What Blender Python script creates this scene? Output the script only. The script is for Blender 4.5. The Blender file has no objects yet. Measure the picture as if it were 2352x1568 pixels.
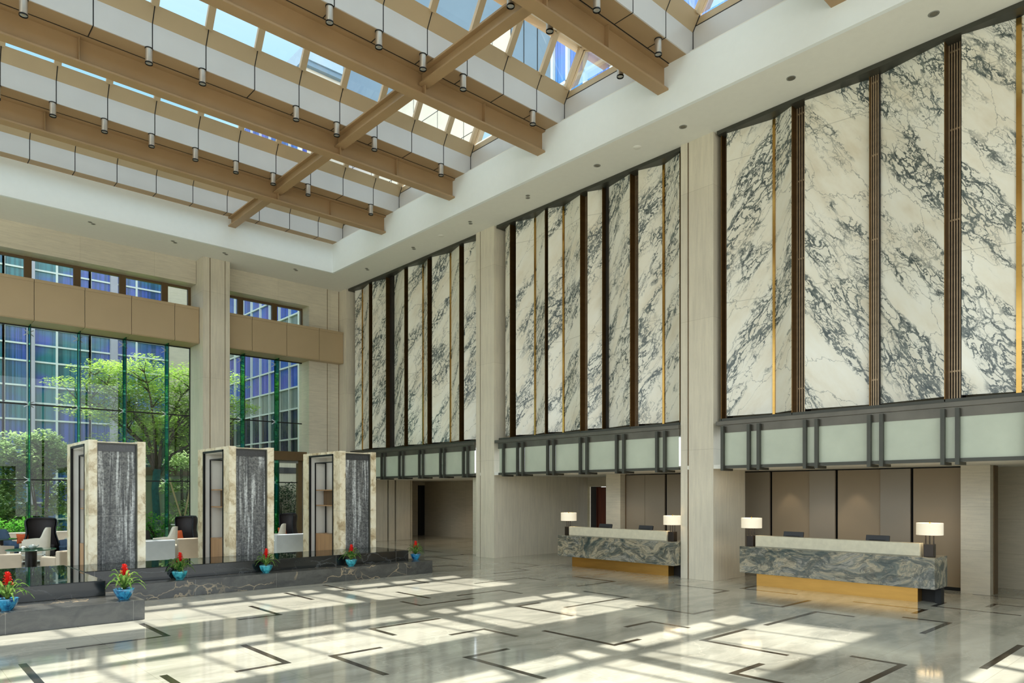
import bpy, math, random
from mathutils import Vector, Matrix
random.seed(7)
C = bpy.context.scene.collection
R = math.radians

# ---------------------------------------------------------------- helpers
def lin(c):
    o = []
    for v in c[:3]:
        v /= 255.0
        o.append(v/12.92 if v <= .04045 else ((v+.055)/1.055)**2.4)
    return (o[0], o[1], o[2], 1)

def _off(p):
    o = Vector((0, 0, 0))
    while p is not None:
        o += p.location
        p = p.parent
    return o

class MB:
    def __init__(s):
        s.v = []; s.f = []; s.sm = []
    def add(s, vs, fs, smooth=False):
        n = len(s.v)
        s.v += [tuple(a) for a in vs]
        for f in fs:
            s.f.append([i+n for i in f]); s.sm.append(smooth)
        return s
    def box(s, x0, x1, y0, y1, z0, z1):
        if x0 > x1: x0, x1 = x1, x0
        if y0 > y1: y0, y1 = y1, y0
        if z0 > z1: z0, z1 = z1, z0
        return s.add([(x0,y0,z0),(x1,y0,z0),(x1,y1,z0),(x0,y1,z0),(x0,y0,z1),(x1,y0,z1),(x1,y1,z1),(x0,y1,z1)],
                     [(0,3,2,1),(4,5,6,7),(0,1,5,4),(1,2,6,5),(2,3,7,6),(3,0,4,7)])
    def poly(s, pts):
        return s.add(pts, [list(range(len(pts)))])
    def prism(s, pts, vec):
        n = len(pts); V = Vector(vec)
        vs = [tuple(p) for p in pts] + [tuple(Vector(p)+V) for p in pts]
        fs = [list(range(n))[::-1], list(range(n, 2*n))]
        fs += [(i, (i+1) % n, n+(i+1) % n, n+i) for i in range(n)]
        return s.add(vs, fs)
    def bar(s, a, b, w, h, up=(0, 0, 1)):
        a = Vector(a); b = Vector(b); d = (b-a).normalized()
        u = Vector(up); sd = d.cross(u).normalized(); u = sd.cross(d).normalized()
        q = [a+sd*w/2-u*h/2, a-sd*w/2-u*h/2, a-sd*w/2+u*h/2, a+sd*w/2+u*h/2]
        return s.prism(q, b-a)
    def lathe(s, prof, c=(0, 0, 0), n=20, sx=1, sy=1, cap=True):
        vs = []; fs = []
        for r, z in prof:
            for i in range(n):
                t = 2*math.pi*i/n
                vs.append((c[0]+r*math.cos(t)*sx, c[1]+r*math.sin(t)*sy, c[2]+z))
        for k in range(len(prof)-1):
            for i in range(n):
                j = (i+1) % n
                fs.append((k*n+i, k*n+j, (k+1)*n+j, (k+1)*n+i))
        s.add(vs, fs, True)
        if cap:
            m = len(prof)-1
            s.add([vs[i] for i in range(n)], [list(range(n))[::-1]])
            s.add([vs[m*n+i] for i in range(n)], [list(range(n))])
        return s
    def cyl(s, c, r, h, n=16, r2=None):
        return s.lathe([(r, 0), (r if r2 is None else r2, h)], c, n)
    def tube(s, path, rad, n=7):
        P = [Vector(p) for p in path]; m = len(P)
        rs = rad if isinstance(rad, (list, tuple)) else [rad]*m
        vs = []; fs = []
        for k, p in enumerate(P):
            d = (P[min(k+1, m-1)]-P[max(k-1, 0)]).normalized()
            a = d.cross(Vector((0.13, 0.31, 1) if abs(d.z) < .9 else (1, .1, 0))).normalized(); b = d.cross(a)
            for i in range(n):
                t = 2*math.pi*i/n
                vs.append(p+(a*math.cos(t)+b*math.sin(t))*rs[k])
        for k in range(m-1):
            for i in range(n):
                j = (i+1) % n
                fs.append((k*n+i, k*n+j, (k+1)*n+j, (k+1)*n+i))
        fs.append(list(range(n))[::-1]); fs.append([(m-1)*n+i for i in range(n)])
        return s.add(vs, fs, True)
    def strip(s, rows, smooth=True, closed=False):
        n = len(rows[0]); vs = [p for r in rows for p in r]; fs = []
        for k in range(len(rows)-1):
            for i in range(n if closed else n-1):
                j = (i+1) % n
                fs.append((k*n+i, k*n+j, (k+1)*n+j, (k+1)*n+i))
        return s.add(vs, fs, smooth)
    def build(s, name, mat, parent=None, origin=None, bevel=0, solid=0, sub=0):
        if parent is not None: o = _off(parent)
        elif origin is not None: o = Vector(origin)
        else:
            xs = [v[0] for v in s.v]; ys = [v[1] for v in s.v]; zs = [v[2] for v in s.v]
            o = Vector(((min(xs)+max(xs))/2, (min(ys)+max(ys))/2, min(zs)))
        me = bpy.data.meshes.new(name)
        me.from_pydata([(v[0]-o.x, v[1]-o.y, v[2]-o.z) for v in s.v], [], s.f)
        me.polygons.foreach_set('use_smooth', s.sm)
        me.materials.append(mat); me.update()
        ob = bpy.data.objects.new(name, me); C.objects.link(ob)
        if parent is not None: ob.parent = parent
        else: ob.location = o
        if solid:
            m = ob.modifiers.new('Solid', 'SOLIDIFY'); m.thickness = solid; m.offset = 0
        if bevel:
            m = ob.modifiers.new('Bevel', 'BEVEL'); m.width = bevel; m.segments = 2; m.limit_method = 'ANGLE'; m.angle_limit = R(40)
        if sub:
            m = ob.modifiers.new('Sub', 'SUBSURF'); m.levels = sub; m.render_levels = sub
        return ob

def tag(o, label=None, cat=None, group=None, kind=None):
    if label: o['label'] = label
    if cat: o['category'] = cat
    if group: o['group'] = group
    if kind: o['kind'] = kind
    return o
def struct(o, label=None):
    o['kind'] = 'structure'
    if label: o['label'] = label
    return o
def empty(name, loc=(0, 0, 0), label=None, cat=None, group=None):
    o = bpy.data.objects.new(name, None); C.objects.link(o); o.location = loc
    o.empty_display_size = .1
    return tag(o, label, cat, group)
def copy_tree(o, parent=None):
    c = o.copy(); C.objects.link(c)
    if parent is not None: c.parent = parent
    for ch in list(o.children): copy_tree(ch, c)
    return c
def bx(*a): return MB().box(*a)

# ---------------------------------------------------------------- materials
class NT:
    def __init__(s, name):
        s.m = bpy.data.materials.new(name); s.m.use_nodes = True
        s.t = s.m.node_tree; s.n = s.t.nodes; s.l = s.t.links
        s.n.clear(); s.out = s.n.new('ShaderNodeOutputMaterial')
    def node(s, typ, ins=None, **kw):
        n = s.n.new(typ)
        for k, v in kw.items(): setattr(n, k, v)
        for k, v in (ins or {}).items():
            if hasattr(v, 'is_linked') or isinstance(v, bpy.types.NodeSocket): s.l.new(v, n.inputs[k])
            else: n.inputs[k].default_value = v
        return n
    def pos(s): return s.node('ShaderNodeNewGeometry').outputs['Position']
    def obj(s): return s.node('ShaderNodeTexCoord').outputs['Object']
    def mp(s, v, scale=(1, 1, 1), rot=(0, 0, 0), loc=(0, 0, 0)):
        return s.node('ShaderNodeMapping', {'Vector': v, 'Scale': scale, 'Rotation': rot, 'Location': loc}).outputs[0]
    def noise(s, v, sc, det=6, ro=.55, dist=0):
        return s.node('ShaderNodeTexNoise', {'Vector': v, 'Scale': sc, 'Detail': det, 'Roughness': ro, 'Distortion': dist})
    def ramp(s, f, pts, interp='LINEAR'):
        n = s.node('ShaderNodeValToRGB', {'Fac': f}); cr = n.color_ramp; cr.interpolation = interp
        while len(cr.elements) < len(pts): cr.elements.new(.5)
        for e, (p, c) in zip(cr.elements, pts):
            e.position = p; e.color = c if len(c) == 4 else (c[0], c[1], c[2], 1)
        return n.outputs[0]
    def math(s, op, a, b=0.0, clamp=False):
        n = s.n.new('ShaderNodeMath'); n.operation = op; n.use_clamp = clamp
        for i, v in enumerate((a, b)):
            if isinstance(v, bpy.types.NodeSocket): s.l.new(v, n.inputs[i])
            else: n.inputs[i].default_value = v
        return n.outputs[0]
    def mix(s, f, a, b, blend='MIX'):
        n = s.n.new('ShaderNodeMix'); n.data_type = 'RGBA'; n.blend_type = blend
        for i, v in ((0, f), (6, a), (7, b)):
            if isinstance(v, bpy.types.NodeSocket): s.l.new(v, n.inputs[i])
            else: n.inputs[i].default_value = v
        return n.outputs[2]
    def add(s, a, b):
        n = s.n.new('ShaderNodeVectorMath'); n.operation = 'ADD'; s.l.new(a, n.inputs[0]); s.l.new(b, n.inputs[1]); return n.outputs[0]
    def scale(s, a, k):
        n = s.n.new('ShaderNodeVectorMath'); n.operation = 'SCALE'; s.l.new(a, n.inputs[0]); n.inputs['Scale'].default_value = k; return n.outputs[0]
    def bump(s, h, st=.2, d=.02):
        return s.node('ShaderNodeBump', {'Height': h, 'Strength': st, 'Distance': d}).outputs[0]
    def bsdf(s, col, rough=.5, metal=0, ior=1.5, normal=None, spec=.5, emis=None, es=0, coat=0, trans=0, alpha=1):
        p = s.n.new('ShaderNodeBsdfPrincipled')
        for k, v in (('Base Color', col), ('Roughness', rough), ('Metallic', metal), ('IOR', ior), ('Specular IOR Level', spec), ('Coat Weight', coat), ('Transmission Weight', trans)):
            if isinstance(v, bpy.types.NodeSocket): s.l.new(v, p.inputs[k])
            else: p.inputs[k].default_value = v
        if normal is not None: s.l.new(normal, p.inputs['Normal'])
        if emis is not None:
            p.inputs['Emission Color'].default_value = emis; p.inputs['Emission Strength'].default_value = es
        s.l.new(p.outputs[0], s.out.inputs[0])
        return s.m

def plain(name, c, rough=.5, metal=0, var=.06, sc=6, spec=.5, coat=0, bump=0):
    t = NT(name); c = lin(c)
    n = t.noise(t.obj(), sc, 4)
    dk = (c[0]*(1-var), c[1]*(1-var), c[2]*(1-var), 1); lt = (min(c[0]*(1+var), 1), min(c[1]*(1+var), 1), min(c[2]*(1+var), 1), 1)
    col = t.ramp(n.outputs[0], [(.3, dk), (.7, lt)])
    nm = t.bump(t.noise(t.obj(), sc*20, 3).outputs[0], bump, .005) if bump else None
    return t.bsdf(col, rough, metal, spec=spec, coat=coat, normal=nm)

def travertine(name, c, axis='h', tile=(1.2, .8), rough=.42):
    """beige stone: fine bedding streaks, soft clouding, thin joints"""
    t = NT(name); p = t.pos(); c = lin(c)
    sc = (1.3, 1.3, 14) if axis == 'h' else (9, 9, .7)
    n1 = t.noise(t.mp(p, sc), 1.6, 7, .6, .4).outputs[0]
    n2 = t.noise(p, .55, 4).outputs[0]
    n3 = t.noise(p, 22, 3).outputs[0]
    f = t.math('ADD', t.math('MULTIPLY', n1, .55), t.math('MULTIPLY', n2, .45))
    k = lambda m: (min(c[0]*m, 1), min(c[1]*m, 1), min(c[2]*m*(1 if m < 1 else .99), 1), 1)
    col = t.ramp(f, [(.28, k(.80)), (.45, k(.95)), (.6, k(1.06)), (.75, k(1.14))])
    col = t.mix(t.math('MULTIPLY', t.math('LESS_THAN', n3, .36), .14), col, k(.62))
    # joints: (x+y, z) grid
    s = t.node('ShaderNodeSeparateXYZ', {0: p})
    u = t.math('ADD', s.outputs[0], s.outputs[1])
    cv = t.node('ShaderNodeCombineXYZ', {0: u, 1: s.outputs[2], 2: 0.0}).outputs[0]
    b = t.node('ShaderNodeTexBrick', {'Vector': cv, 'Scale': 1.0, 'Mortar Size': .004, 'Mortar Smooth': .2, 'Brick Width': tile[0], 'Row Height': tile[1],
               'Color1': (1, 1, 1, 1), 'Color2': (.93, .93, .93, 1), 'Mortar': (.62, .6, .56, 1)})
    b.offset = 0.0
    col = t.mix(.8, col, b.outputs[0], 'MULTIPLY')
    return t.bsdf(col, rough, spec=.45)

def arabescato(name, sign=1, seed=0.0, dense=1.0):
    """cream marble, brecciated dark green-grey veining drawn out along a diagonal"""
    t = NT(name); p = t.pos()
    s = t.node('ShaderNodeSeparateXYZ', {0: p})
    q = t.node('ShaderNodeCombineXYZ', {0: s.outputs[1], 1: s.outputs[2], 2: t.math('MULTIPLY', s.outputs[0], .6)}).outputs[0]
    q = t.mp(q, rot=(0, 0, R(56)*sign), loc=(seed, seed*.7, seed*1.3))
    q = t.mp(q, (.62, 1.55, 1))
    w = t.noise(q, 1.1, 5, .6)
    wv = t.node('ShaderNodeVectorMath', {0: w.outputs[1], 1: (.5, .5, .5)}, operation='SUBTRACT').outputs[0]
    q1 = t.add(q, t.scale(wv, .9))
    w2 = t.noise(q, 6, 4, .6)
    wv2 = t.node('ShaderNodeVectorMath', {0: w2.outputs[1], 1: (.5, .5, .5)}, operation='SUBTRACT').outputs[0]
    q2 = t.add(q1, t.scale(wv2, .22))
    def cells(sc, thin):
        v = t.node('ShaderNodeTexVoronoi', {'Vector': q2, 'Scale': sc}, feature='DISTANCE_TO_EDGE')
        return t.math('SUBTRACT', 1.0, t.math('DIVIDE', v.outputs['Distance'], thin), True)
    mask = t.ramp(t.noise(t.mp(q, (.42, .8, 1), loc=(3.1, 1, seed)), 1.25, 3, .55, .6).outputs[0], [(.43, (0, 0, 0)), (.58, (1, 1, 1))])
    mask2 = t.ramp(t.noise(t.mp(q, (.7, 1.2, 1), loc=(9.1, 4, seed)), 2.4, 4, .6).outputs[0], [(.46, (0, 0, 0)), (.62, (1, 1, 1))])
    wid = t.math('ADD', .35, t.noise(q, 4.5, 4).outputs[0])
    v1 = t.math('MULTIPLY', t.math('MULTIPLY', cells(1.9, .075), mask), wid)
    v2 = t.math('MULTIPLY', t.math('MULTIPLY', cells(4.6, .085), mask), wid)
    v3 = t.math('MULTIPLY', t.math('MULTIPLY', cells(9.5, .11), t.math('MULTIPLY', mask, mask2)), .8)
    v0 = t.math('MULTIPLY', cells(.8, .012), .42)
    v = t.math('MAXIMUM', t.math('MAXIMUM', v1, v2), t.math('MAXIMUM', v3, v0))
    v = t.math('MULTIPLY', v, 1.15*dense, True)
    v = t.ramp(v, [(.12, (0, 0, 0)), (.62, (1, 1, 1))])
    cloud = t.noise(q, 1.3, 5, .6).outputs[0]
    base = t.ramp(cloud, [(.3, lin((214, 205, 183))), (.5, lin((226, 221, 204))), (.72, lin((232, 230, 218)))])
    base = t.mix(t.math('MULTIPLY', mask, .22), base, lin((196, 198, 188)))
    dark = t.ramp(t.noise(q, 7, 3).outputs[0], [(.35, lin((66, 76, 76))), (.65, lin((112, 118, 112)))])
    col = t.mix(v, base, dark)
    # slab joints
    jz = t.math('PINGPONG', t.math('ADD', s.outputs[2], .1), 1.75)
    jm = t.math('LESS_THAN', jz, .007)
    col = t.mix(t.math('MULTIPLY', jm, .55), col, lin((150, 146, 132)))
    return t.bsdf(col, .22, spec=.5)

def floor_mat():
    t = NT('floor_marble'); p = t.pos()
    w = t.noise(p, .7, 4); wv = t.scale(w.outputs[1], .8)
    q = t.add(t.mp(p, (.5, 1.6, 1), rot=(0, 0, R(12))), wv)
    a = t.noise(q, 1.1, 9, .62, .7).outputs[0]
    b = t.noise(p, .33, 3).outputs[0]
    f = t.math('ADD', t.math('MULTIPLY', a, .7), t.math('MULTIPLY', b, .3))
    col = t.ramp(f, [(.3, lin((138, 135, 120))), (.44, lin((170, 167, 152))), (.55, lin((192, 188, 171))), (.7, lin((206, 201, 184)))])
    vein = t.node('ShaderNodeTexVoronoi', {'Vector': t.add(t.mp(p, (.35, .9, 1), rot=(0, 0, R(25))), t.scale(t.noise(p, 1.6, 6).outputs[1], .9)), 'Scale': .9}, feature='DISTANCE_TO_EDGE')
    vm = t.math('MULTIPLY', t.math('LESS_THAN', vein.outputs['Distance'], .012), .2)
    col = t.mix(vm, col, lin((225, 218, 198)))
    s = t.node('ShaderNodeSeparateXYZ', {0: p})
    cv = t.node('ShaderNodeCombineXYZ', {0: t.math('ADD', s.outputs[0], .1), 1: t.math('ADD', s.outputs[1], .35), 2: 0.0}).outputs[0]
    br = t.node('ShaderNodeTexBrick', {'Vector': cv, 'Scale': 1.0, 'Mortar Size': .0025, 'Mortar Smooth': .1, 'Brick Width': 1.3, 'Row Height': 1.3,
                'Color1': (1, 1, 1, 1), 'Color2': (.93, .935, .94, 1), 'Mortar': (.55, .54, .5, 1)})
    br.offset = 0.0
    col = t.mix(.8, col, br.outputs[0], 'MULTIPLY')
    return t.bsdf(col, .075, ior=1.62, spec=.6)

def dark_stone(name, gold=True, base=((38, 41, 42), (78, 80, 78)), rough=.16):
    t = NT(name); p = t.pos()
    w = t.noise(p, 1.3, 5); q = t.add(t.mp(p, (1, 1, 2.6)), t.scale(w.outputs[1], 1.4))
    f = t.noise(q, 1.5, 8, .62, .6).outputs[0]
    col = t.ramp(f, [(.3, lin(base[0])), (.7, lin(base[1]))])
    vo = t.node('ShaderNodeTexVoronoi', {'Vector': q, 'Scale': 1.1}, feature='DISTANCE_TO_EDGE').outputs['Distance']
    m = t.ramp(t.noise(p, .8, 3).outputs[0], [(.5, (0, 0, 0)), (.6, (1, 1, 1))])
    v = t.math('MULTIPLY', t.math('LESS_THAN', vo, .02), m)
    col = t.mix(t.math('MULTIPLY', v, .6 if gold else .25), col, lin((176, 156, 124) if gold else (120, 124, 124)))
    s = t.node('ShaderNodeSeparateXYZ', {0: p})
    jx = t.math('PINGPONG', t.math('ADD', s.outputs[0], .26), .9)
    col = t.mix(t.math('MULTIPLY', t.math('LESS_THAN', jx, .004), .5), col, lin((140, 138, 130)))
    return t.bsdf(col, rough, spec=.6)

def desk_stone():
    t = NT('green_brown_marble'); p = t.pos()
    w = t.noise(t.mp(p, (1, .6, 1.1)), .9, 3, .5)
    q = t.add(t.mp(p, (1, .8, 2.2), rot=(R(24), 0, 0)), t.scale(w.outputs[1], 2.6))
    f = t.noise(q, .95, 12, .68, 1.6).outputs[0]
    g = t.noise(t.add(q, t.scale(w.outputs[1], .8)), 1.5, 10, .7, 1.0).outputs[0]
    col = t.ramp(f, [(.30, lin((58, 70, 66))), (.40, lin((104, 108, 98))), (.46, lin((150, 140, 116))), (.50, lin((172, 160, 134))), (.54, lin((118, 118, 106))), (.60, lin((156, 150, 136))), (.68, lin((88, 96, 92)))])
    m = t.ramp(g, [(.47, (0, 0, 0)), (.56, (1, 1, 1))])
    col = t.mix(t.math('MULTIPLY', m, .72), col, lin((48, 62, 62)))
    h = t.ramp(t.noise(q, 6.5, 6, .7, .8).outputs[0], [(.53, (0, 0, 0)), (.62, (1, 1, 1))])
    col = t.mix(t.math('MULTIPLY', h, .55), col, lin((42, 44, 38)))
    return t.bsdf(col, .14, spec=.5)

def gold_spot_stone():
    t = NT('cream_golden_marble'); p = t.pos()
    q = t.add(p, t.scale(t.noise(p, 2.5, 4).outputs[1], .5))
    f = t.noise(q, 3.2, 8, .65, .5).outputs[0]
    col = t.ramp(f, [(.3, lin((150, 126, 92))), (.42, lin((196, 178, 142))), (.52, lin((226, 214, 184))), (.7, lin((238, 230, 206)))])
    s = t.node('ShaderNodeSeparateXYZ', {0: p})
    j = t.math('LESS_THAN', t.math('PINGPONG', t.math('ADD', s.outputs[2], .05), .87), .005)
    col = t.mix(t.math('MULTIPLY', j, .4), col, lin((120, 110, 90)))
    return t.bsdf(col, .3, spec=.5)

def waterwall():
    t = NT('wet_streaked_granite'); p = t.pos()
    a = t.noise(t.mp(p, (9, 9, .35)), 1.0, 6, .7, .5).outputs[0]
    m = t.noise(t.mp(p, (2.2, 2.2, .35), loc=(4, 0, 0)), 1.3, 3).outputs[0]
    sp = t.noise(p, 24, 4, .65).outputs[0]
    base = t.ramp(sp, [(.34, lin((48, 50, 51))), (.55, lin((102, 102, 99))), (.72, lin((140, 140, 134)))])
    st = t.math('MULTIPLY', t.ramp(a, [(.49, (0, 0, 0)), (.56, (1, 1, 1))]), t.ramp(m, [(.40, (0, 0, 0)), (.52, (1, 1, 1))]))
    br = t.math('MULTIPLY', st, t.ramp(sp, [(.35, (.3, .3, .3)), (.6, (1, 1, 1))]))
    col = t.mix(t.math('MULTIPLY', br, .8), base, lin((222, 224, 220)))
    dk = t.ramp(t.noise(t.mp(p, (9, 9, .4), loc=(1, 5, 2)), 1.0, 4).outputs[0], [(.54, (0, 0, 0)), (.66, (1, 1, 1))])
    col = t.mix(t.math('MULTIPLY', dk, .7), col, lin((40, 42, 44)))
    s = t.node('ShaderNodeSeparateXYZ', {0: p})
    j = t.math('LESS_THAN', t.math('PINGPONG', t.math('ADD', s.outputs[2], .06), .87), .006)
    col = t.mix(t.math('MULTIPLY', j, .4), col, lin((170, 168, 160)))
    return t.bsdf(col, .3, spec=.6, normal=t.bump(sp, .6, .02))

def wood(name, c, rough=.4):
    t = NT(name); p = t.obj(); c = lin(c)
    f = t.noise(t.mp(p, (14, 14, .8)), 1.0, 6, .6, .4).outputs[0]
    col = t.ramp(f, [(.3, (c[0]*.75, c[1]*.75, c[2]*.72, 1)), (.7, (min(1, c[0]*1.15), min(1, c[1]*1.15), min(1, c[2]*1.1), 1))])
    return t.bsdf(col, rough)

def brushed(name, c, rough=.3, metal=1.0, var=.12):
    t = NT(name); c = lin(c)
    f = t.noise(t.mp(t.pos(), (1.2, 1.2, 9)), 1.1, 5).outputs[0]
    col = t.ramp(f, [(.3, (c[0]*(1-var), c[1]*(1-var), c[2]*(1-var), 1)), (.7, (min(1, c[0]*(1+var)), min(1, c[1]*(1+var)), min(1, c[2]*(1+var)), 1))])
    return t.bsdf(col, rough, metal)

def glass(name, tint=(1, 1, 1, 1), refl=.08, rough=.0, tintr=(1, 1, 1, 1)):
    t = NT(name)
    tr = t.node('ShaderNodeBsdfTransparent', {'Color': tint})
    gl = t.node('ShaderNodeBsdfGlossy', {'Color': tintr, 'Roughness': rough})
    fr = t.node('ShaderNodeFresnel', {'IOR': 1.45}).outputs[0]
    f = t.math('ADD', t.math('MULTIPLY', fr, .8), refl-.035, True)
    mx = t.node('ShaderNodeMixShader', {0: f, 1: tr.outputs[0], 2: gl.outputs[0]})
    t.l.new(mx.outputs[0], t.out.inputs[0]); return t.m

def emit(name, c, s):
    t = NT(name); e = t.node('ShaderNodeEmission', {'Color': lin(c), 'Strength': s})
    t.l.new(e.outputs[0], t.out.inputs[0]); return t.m

def leaf(name, c1, c2, sc=1.2):
    t = NT(name)
    n = t.noise(t.pos(), sc, 3).outputs[0]
    n2 = t.noise(t.pos(), 9, 2).outputs[0]
    f = t.math('ADD', t.math('MULTIPLY', n, .6), t.math('MULTIPLY', n2, .4))
    col = t.ramp(f, [(.38, lin(c1)), (.62, lin(c2))])
    d = t.node('ShaderNodeBsdfDiffuse', {'Color': col}); tl = t.node('ShaderNodeBsdfTranslucent', {'Color': col})
    mx = t.node('ShaderNodeMixShader', {0: .45, 1: d.outputs[0], 2: tl.outputs[0]})
    t.l.new(mx.outputs[0], t.out.inputs[0]); return t.m

def curtain_wall(name, c1, c2, c3, ax=0):
    """tinted facade glass with curtains hanging behind it"""
    t = NT(name); p = t.pos()
    sc = (5, 5, .05)
    st = t.noise(t.mp(p, sc), 1.0, 4, .7).outputs[0]
    bl = t.noise(t.mp(p, (.35, .35, .45)), 1.0, 2).outputs[0]
    col = t.mix(t.ramp(bl, [(.42, (0, 0, 0)), (.58, (1, 1, 1))]), lin(c1), lin(c2))
    col = t.mix(t.ramp(st, [(.45, (0, 0, 0)), (.6, (.75, .75, .75))]), col, lin(c3))
    return t.bsdf(col, .08, ior=1.45, spec=.4)

M = {}
M['floor'] = floor_mat()
M['trav'] = travertine('travertine_wall', (208, 199, 178), 'h', (2.4, .95))
M['travv'] = travertine('travertine_vertical', (206, 197, 176), 'v', (1.45, 3.4))
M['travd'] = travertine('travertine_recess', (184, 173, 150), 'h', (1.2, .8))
M['col'] = travertine('travertine_column', (210, 201, 180), 'v', (40, 3.3))
M['white'] = plain('ceiling_plaster', (226, 224, 214), .85, var=.015)
M['tray'] = plain('tray_plaster', (232, 236, 234), .85, var=.01)
M['beam'] = plain('bronze_painted_steel', (166, 136, 98), .45, metal=.1, var=.05, sc=1.2)
M['soff'] = plain('champagne_soffit_panel', (164, 138, 104), .42, metal=.05, var=.04, sc=1)
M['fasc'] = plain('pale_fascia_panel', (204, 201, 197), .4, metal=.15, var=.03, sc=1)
M['curb'] = plain('champagne_curb_panel', (186, 164, 130), .45, metal=.15, var=.04, sc=1)
M['band'] = plain('champagne_cladding', (178, 156, 122), .4, metal=.1, var=.03, sc=.8)
M['joint'] = plain('black_joint', (22, 20, 18), .7, var=0)
M['marbA'] = arabescato('arabescato_marble', 1, 0)
M['marbB'] = arabescato('arabescato_marble_mirrored', -1, 4.3)
M['bronze'] = brushed('dark_bronze', (112, 84, 46), .32, .75)
M['slat'] = brushed('bronze_slat', (168, 146, 118), .4, .6)
M['slatb'] = plain('channel_back', (30, 24, 18), .6, var=.05)
M['gold'] = brushed('polished_brass', (190, 150, 80), .16, 1.0, .05)
M['brass'] = brushed('brushed_brass_plinth', (196, 150, 78), .3, .9, .08)
M['dark'] = plain('dark_bronze_frame', (68, 68, 60), .4, metal=.4, var=.08, sc=3)
M['ledge'] = plain('dark_bronze_ledge', (92, 88, 78), .3, metal=.5, var=.14, sc=2)
M['greenglass'] = plain('frosted_onyx_glass', (180, 186, 166), .25, var=.07, sc=1.4, spec=.5)
M['cglass'] = glass('clear_window_glass', (.93, .98, .95, 1), .05)
M['sglass'] = glass('clear_skylight_glass', (.97, .99, 1, 1), .045)
M['fin'] = glass('green_glass_fin', (.30, .80, .60, 1), .16, .02, (.3, .95, .7, 1))
M['finedge'] = plain('dark_green_glass_edge', (10, 40, 32), .2, var=.1)
M['steel'] = plain('stainless_fitting', (170, 172, 170), .3, metal=.9, var=.03)
M['wframe'] = plain('bronze_window_frame', (104, 82, 52), .45, metal=.3, var=.05)
M['stoneg'] = dark_stone('grey_black_stone', True, ((48, 49, 48), (88, 87, 82)), .25)
M['stoneb'] = dark_stone('polished_black_stone', False, ((14, 16, 16), (36, 39, 38)), .14)
M['desk'] = desk_stone()
M['cream'] = plain('cream_counter_stone', (206, 198, 172), .25, var=.07, sc=9)
M['spot'] = gold_spot_stone()
M['wet'] = waterwall()
M['blackm'] = plain('black_metal', (26, 26, 25), .4, metal=.4, var=.05)
M['wood'] = wood('light_oak_veneer', (186, 146, 108))
M['woodd'] = wood('shelf_box_brown', (126, 100, 70))
M['redwood'] = wood('dark_red_timber', (92, 44, 26), .25)
M['pan1'] = plain('taupe_wall_panel', (146, 128, 102), .5, var=.03, sc=1)
M['pan2'] = plain('greige_wall_panel', (142, 130, 112), .4, var=.03, sc=1)
M['niche'] = plain('pale_niche_panel', (226, 224, 216), .5, var=.02)
M['black'] = plain('black_void', (8, 8, 8), .6, var=0)
M['stonewall'] = travertine('outdoor_stone', (212, 200, 174), 'h', (2.2, 1.5), .6)
def water_mat():
    t = NT('still_dark_water')
    f = t.noise(t.pos(), 3.5, 2).outputs[0]
    return t.bsdf(lin((14, 20, 18)), .015, ior=2.6, spec=1.0, normal=t.bump(f, .03, .01))
M['water'] = water_mat()

# ================================================================ CAMERA, LIGHT, SKY
F_PX = 1601.0; W_PX, H_PX = 2352, 1568; HOR = 1131.8; YAW = R(42.6255)
cam = bpy.data.cameras.new('camera'); co = bpy.data.objects.new('camera', cam); C.objects.link(co)
co.location = (0, 0, 2.2); co.rotation_euler = (R(90), 0, -YAW)
cam.sensor_fit = 'HORIZONTAL'; cam.sensor_width = 36; cam.lens = F_PX/W_PX*36
cam.shift_y = (HOR-H_PX/2)/W_PX; cam.clip_end = 500; cam.clip_start = .05
bpy.context.scene.camera = co

w = bpy.data.worlds.new('sky'); bpy.context.scene.world = w; w.use_nodes = True
nt = w.node_tree; nt.nodes.clear()
ow = nt.nodes.new('ShaderNodeOutputWorld'); bg = nt.nodes.new('ShaderNodeBackground')
tc = nt.nodes.new('ShaderNodeTexCoord'); sp = nt.nodes.new('ShaderNodeSeparateXYZ'); rp = nt.nodes.new('ShaderNodeValToRGB')
nt.links.new(tc.outputs['Generated'], sp.inputs[0]); nt.links.new(sp.outputs[2], rp.inputs[0])
cr = rp.color_ramp
for e, (p, c) in zip([cr.elements[0], cr.elements[1], cr.elements.new(.5), cr.elements.new(.5)],
                     [(0.0, (.6, .6, .57, 1)), (.02, (1.55, 1.6, 1.65, 1)), (.28, (1.4, 1.6, 1.75, 1)), (.45, (.215, .42, .545, 1))]):
    e.position = p; e.color = c
bg.inputs['Strength'].default_value = 1.9
mr = nt.nodes.new('ShaderNodeMapRange'); mr.inputs['From Min'].default_value = .1; mr.inputs['From Max'].default_value = -1.0
mr.inputs['To Min'].default_value = 1.0; mr.inputs['To Max'].default_value = 1.45      # sky behind the camera brightened, added as fill for surfaces facing it
nt.links.new(sp.outputs[1], mr.inputs['Value'])
vm = nt.nodes.new('ShaderNodeVectorMath'); vm.operation = 'SCALE'; nt.links.new(rp.outputs[0], vm.inputs[0]); nt.links.new(mr.outputs[0], vm.inputs['Scale'])
nt.links.new(vm.outputs[0], bg.inputs[0]); nt.links.new(bg.outputs[0], ow.inputs[0])

sl = bpy.data.lights.new('sun', 'SUN'); so = bpy.data.objects.new('sun', sl); C.objects.link(so)
sl.energy = 8.0; sl.angle = R(.6); sl.color = (1, .965, .89)
so.rotation_euler = Vector((-.188, -.18, -1)).to_track_quat('-Z', 'Y').to_euler(); so.location = (30, 30, 60)

sc = bpy.context.scene
sc.view_settings.view_transform = 'Standard'; sc.view_settings.look = 'None'
sc.view_settings.exposure = 0.0; sc.view_settings.gamma = 1.0; sc.view_settings.use_curve_mapping = False

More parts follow.
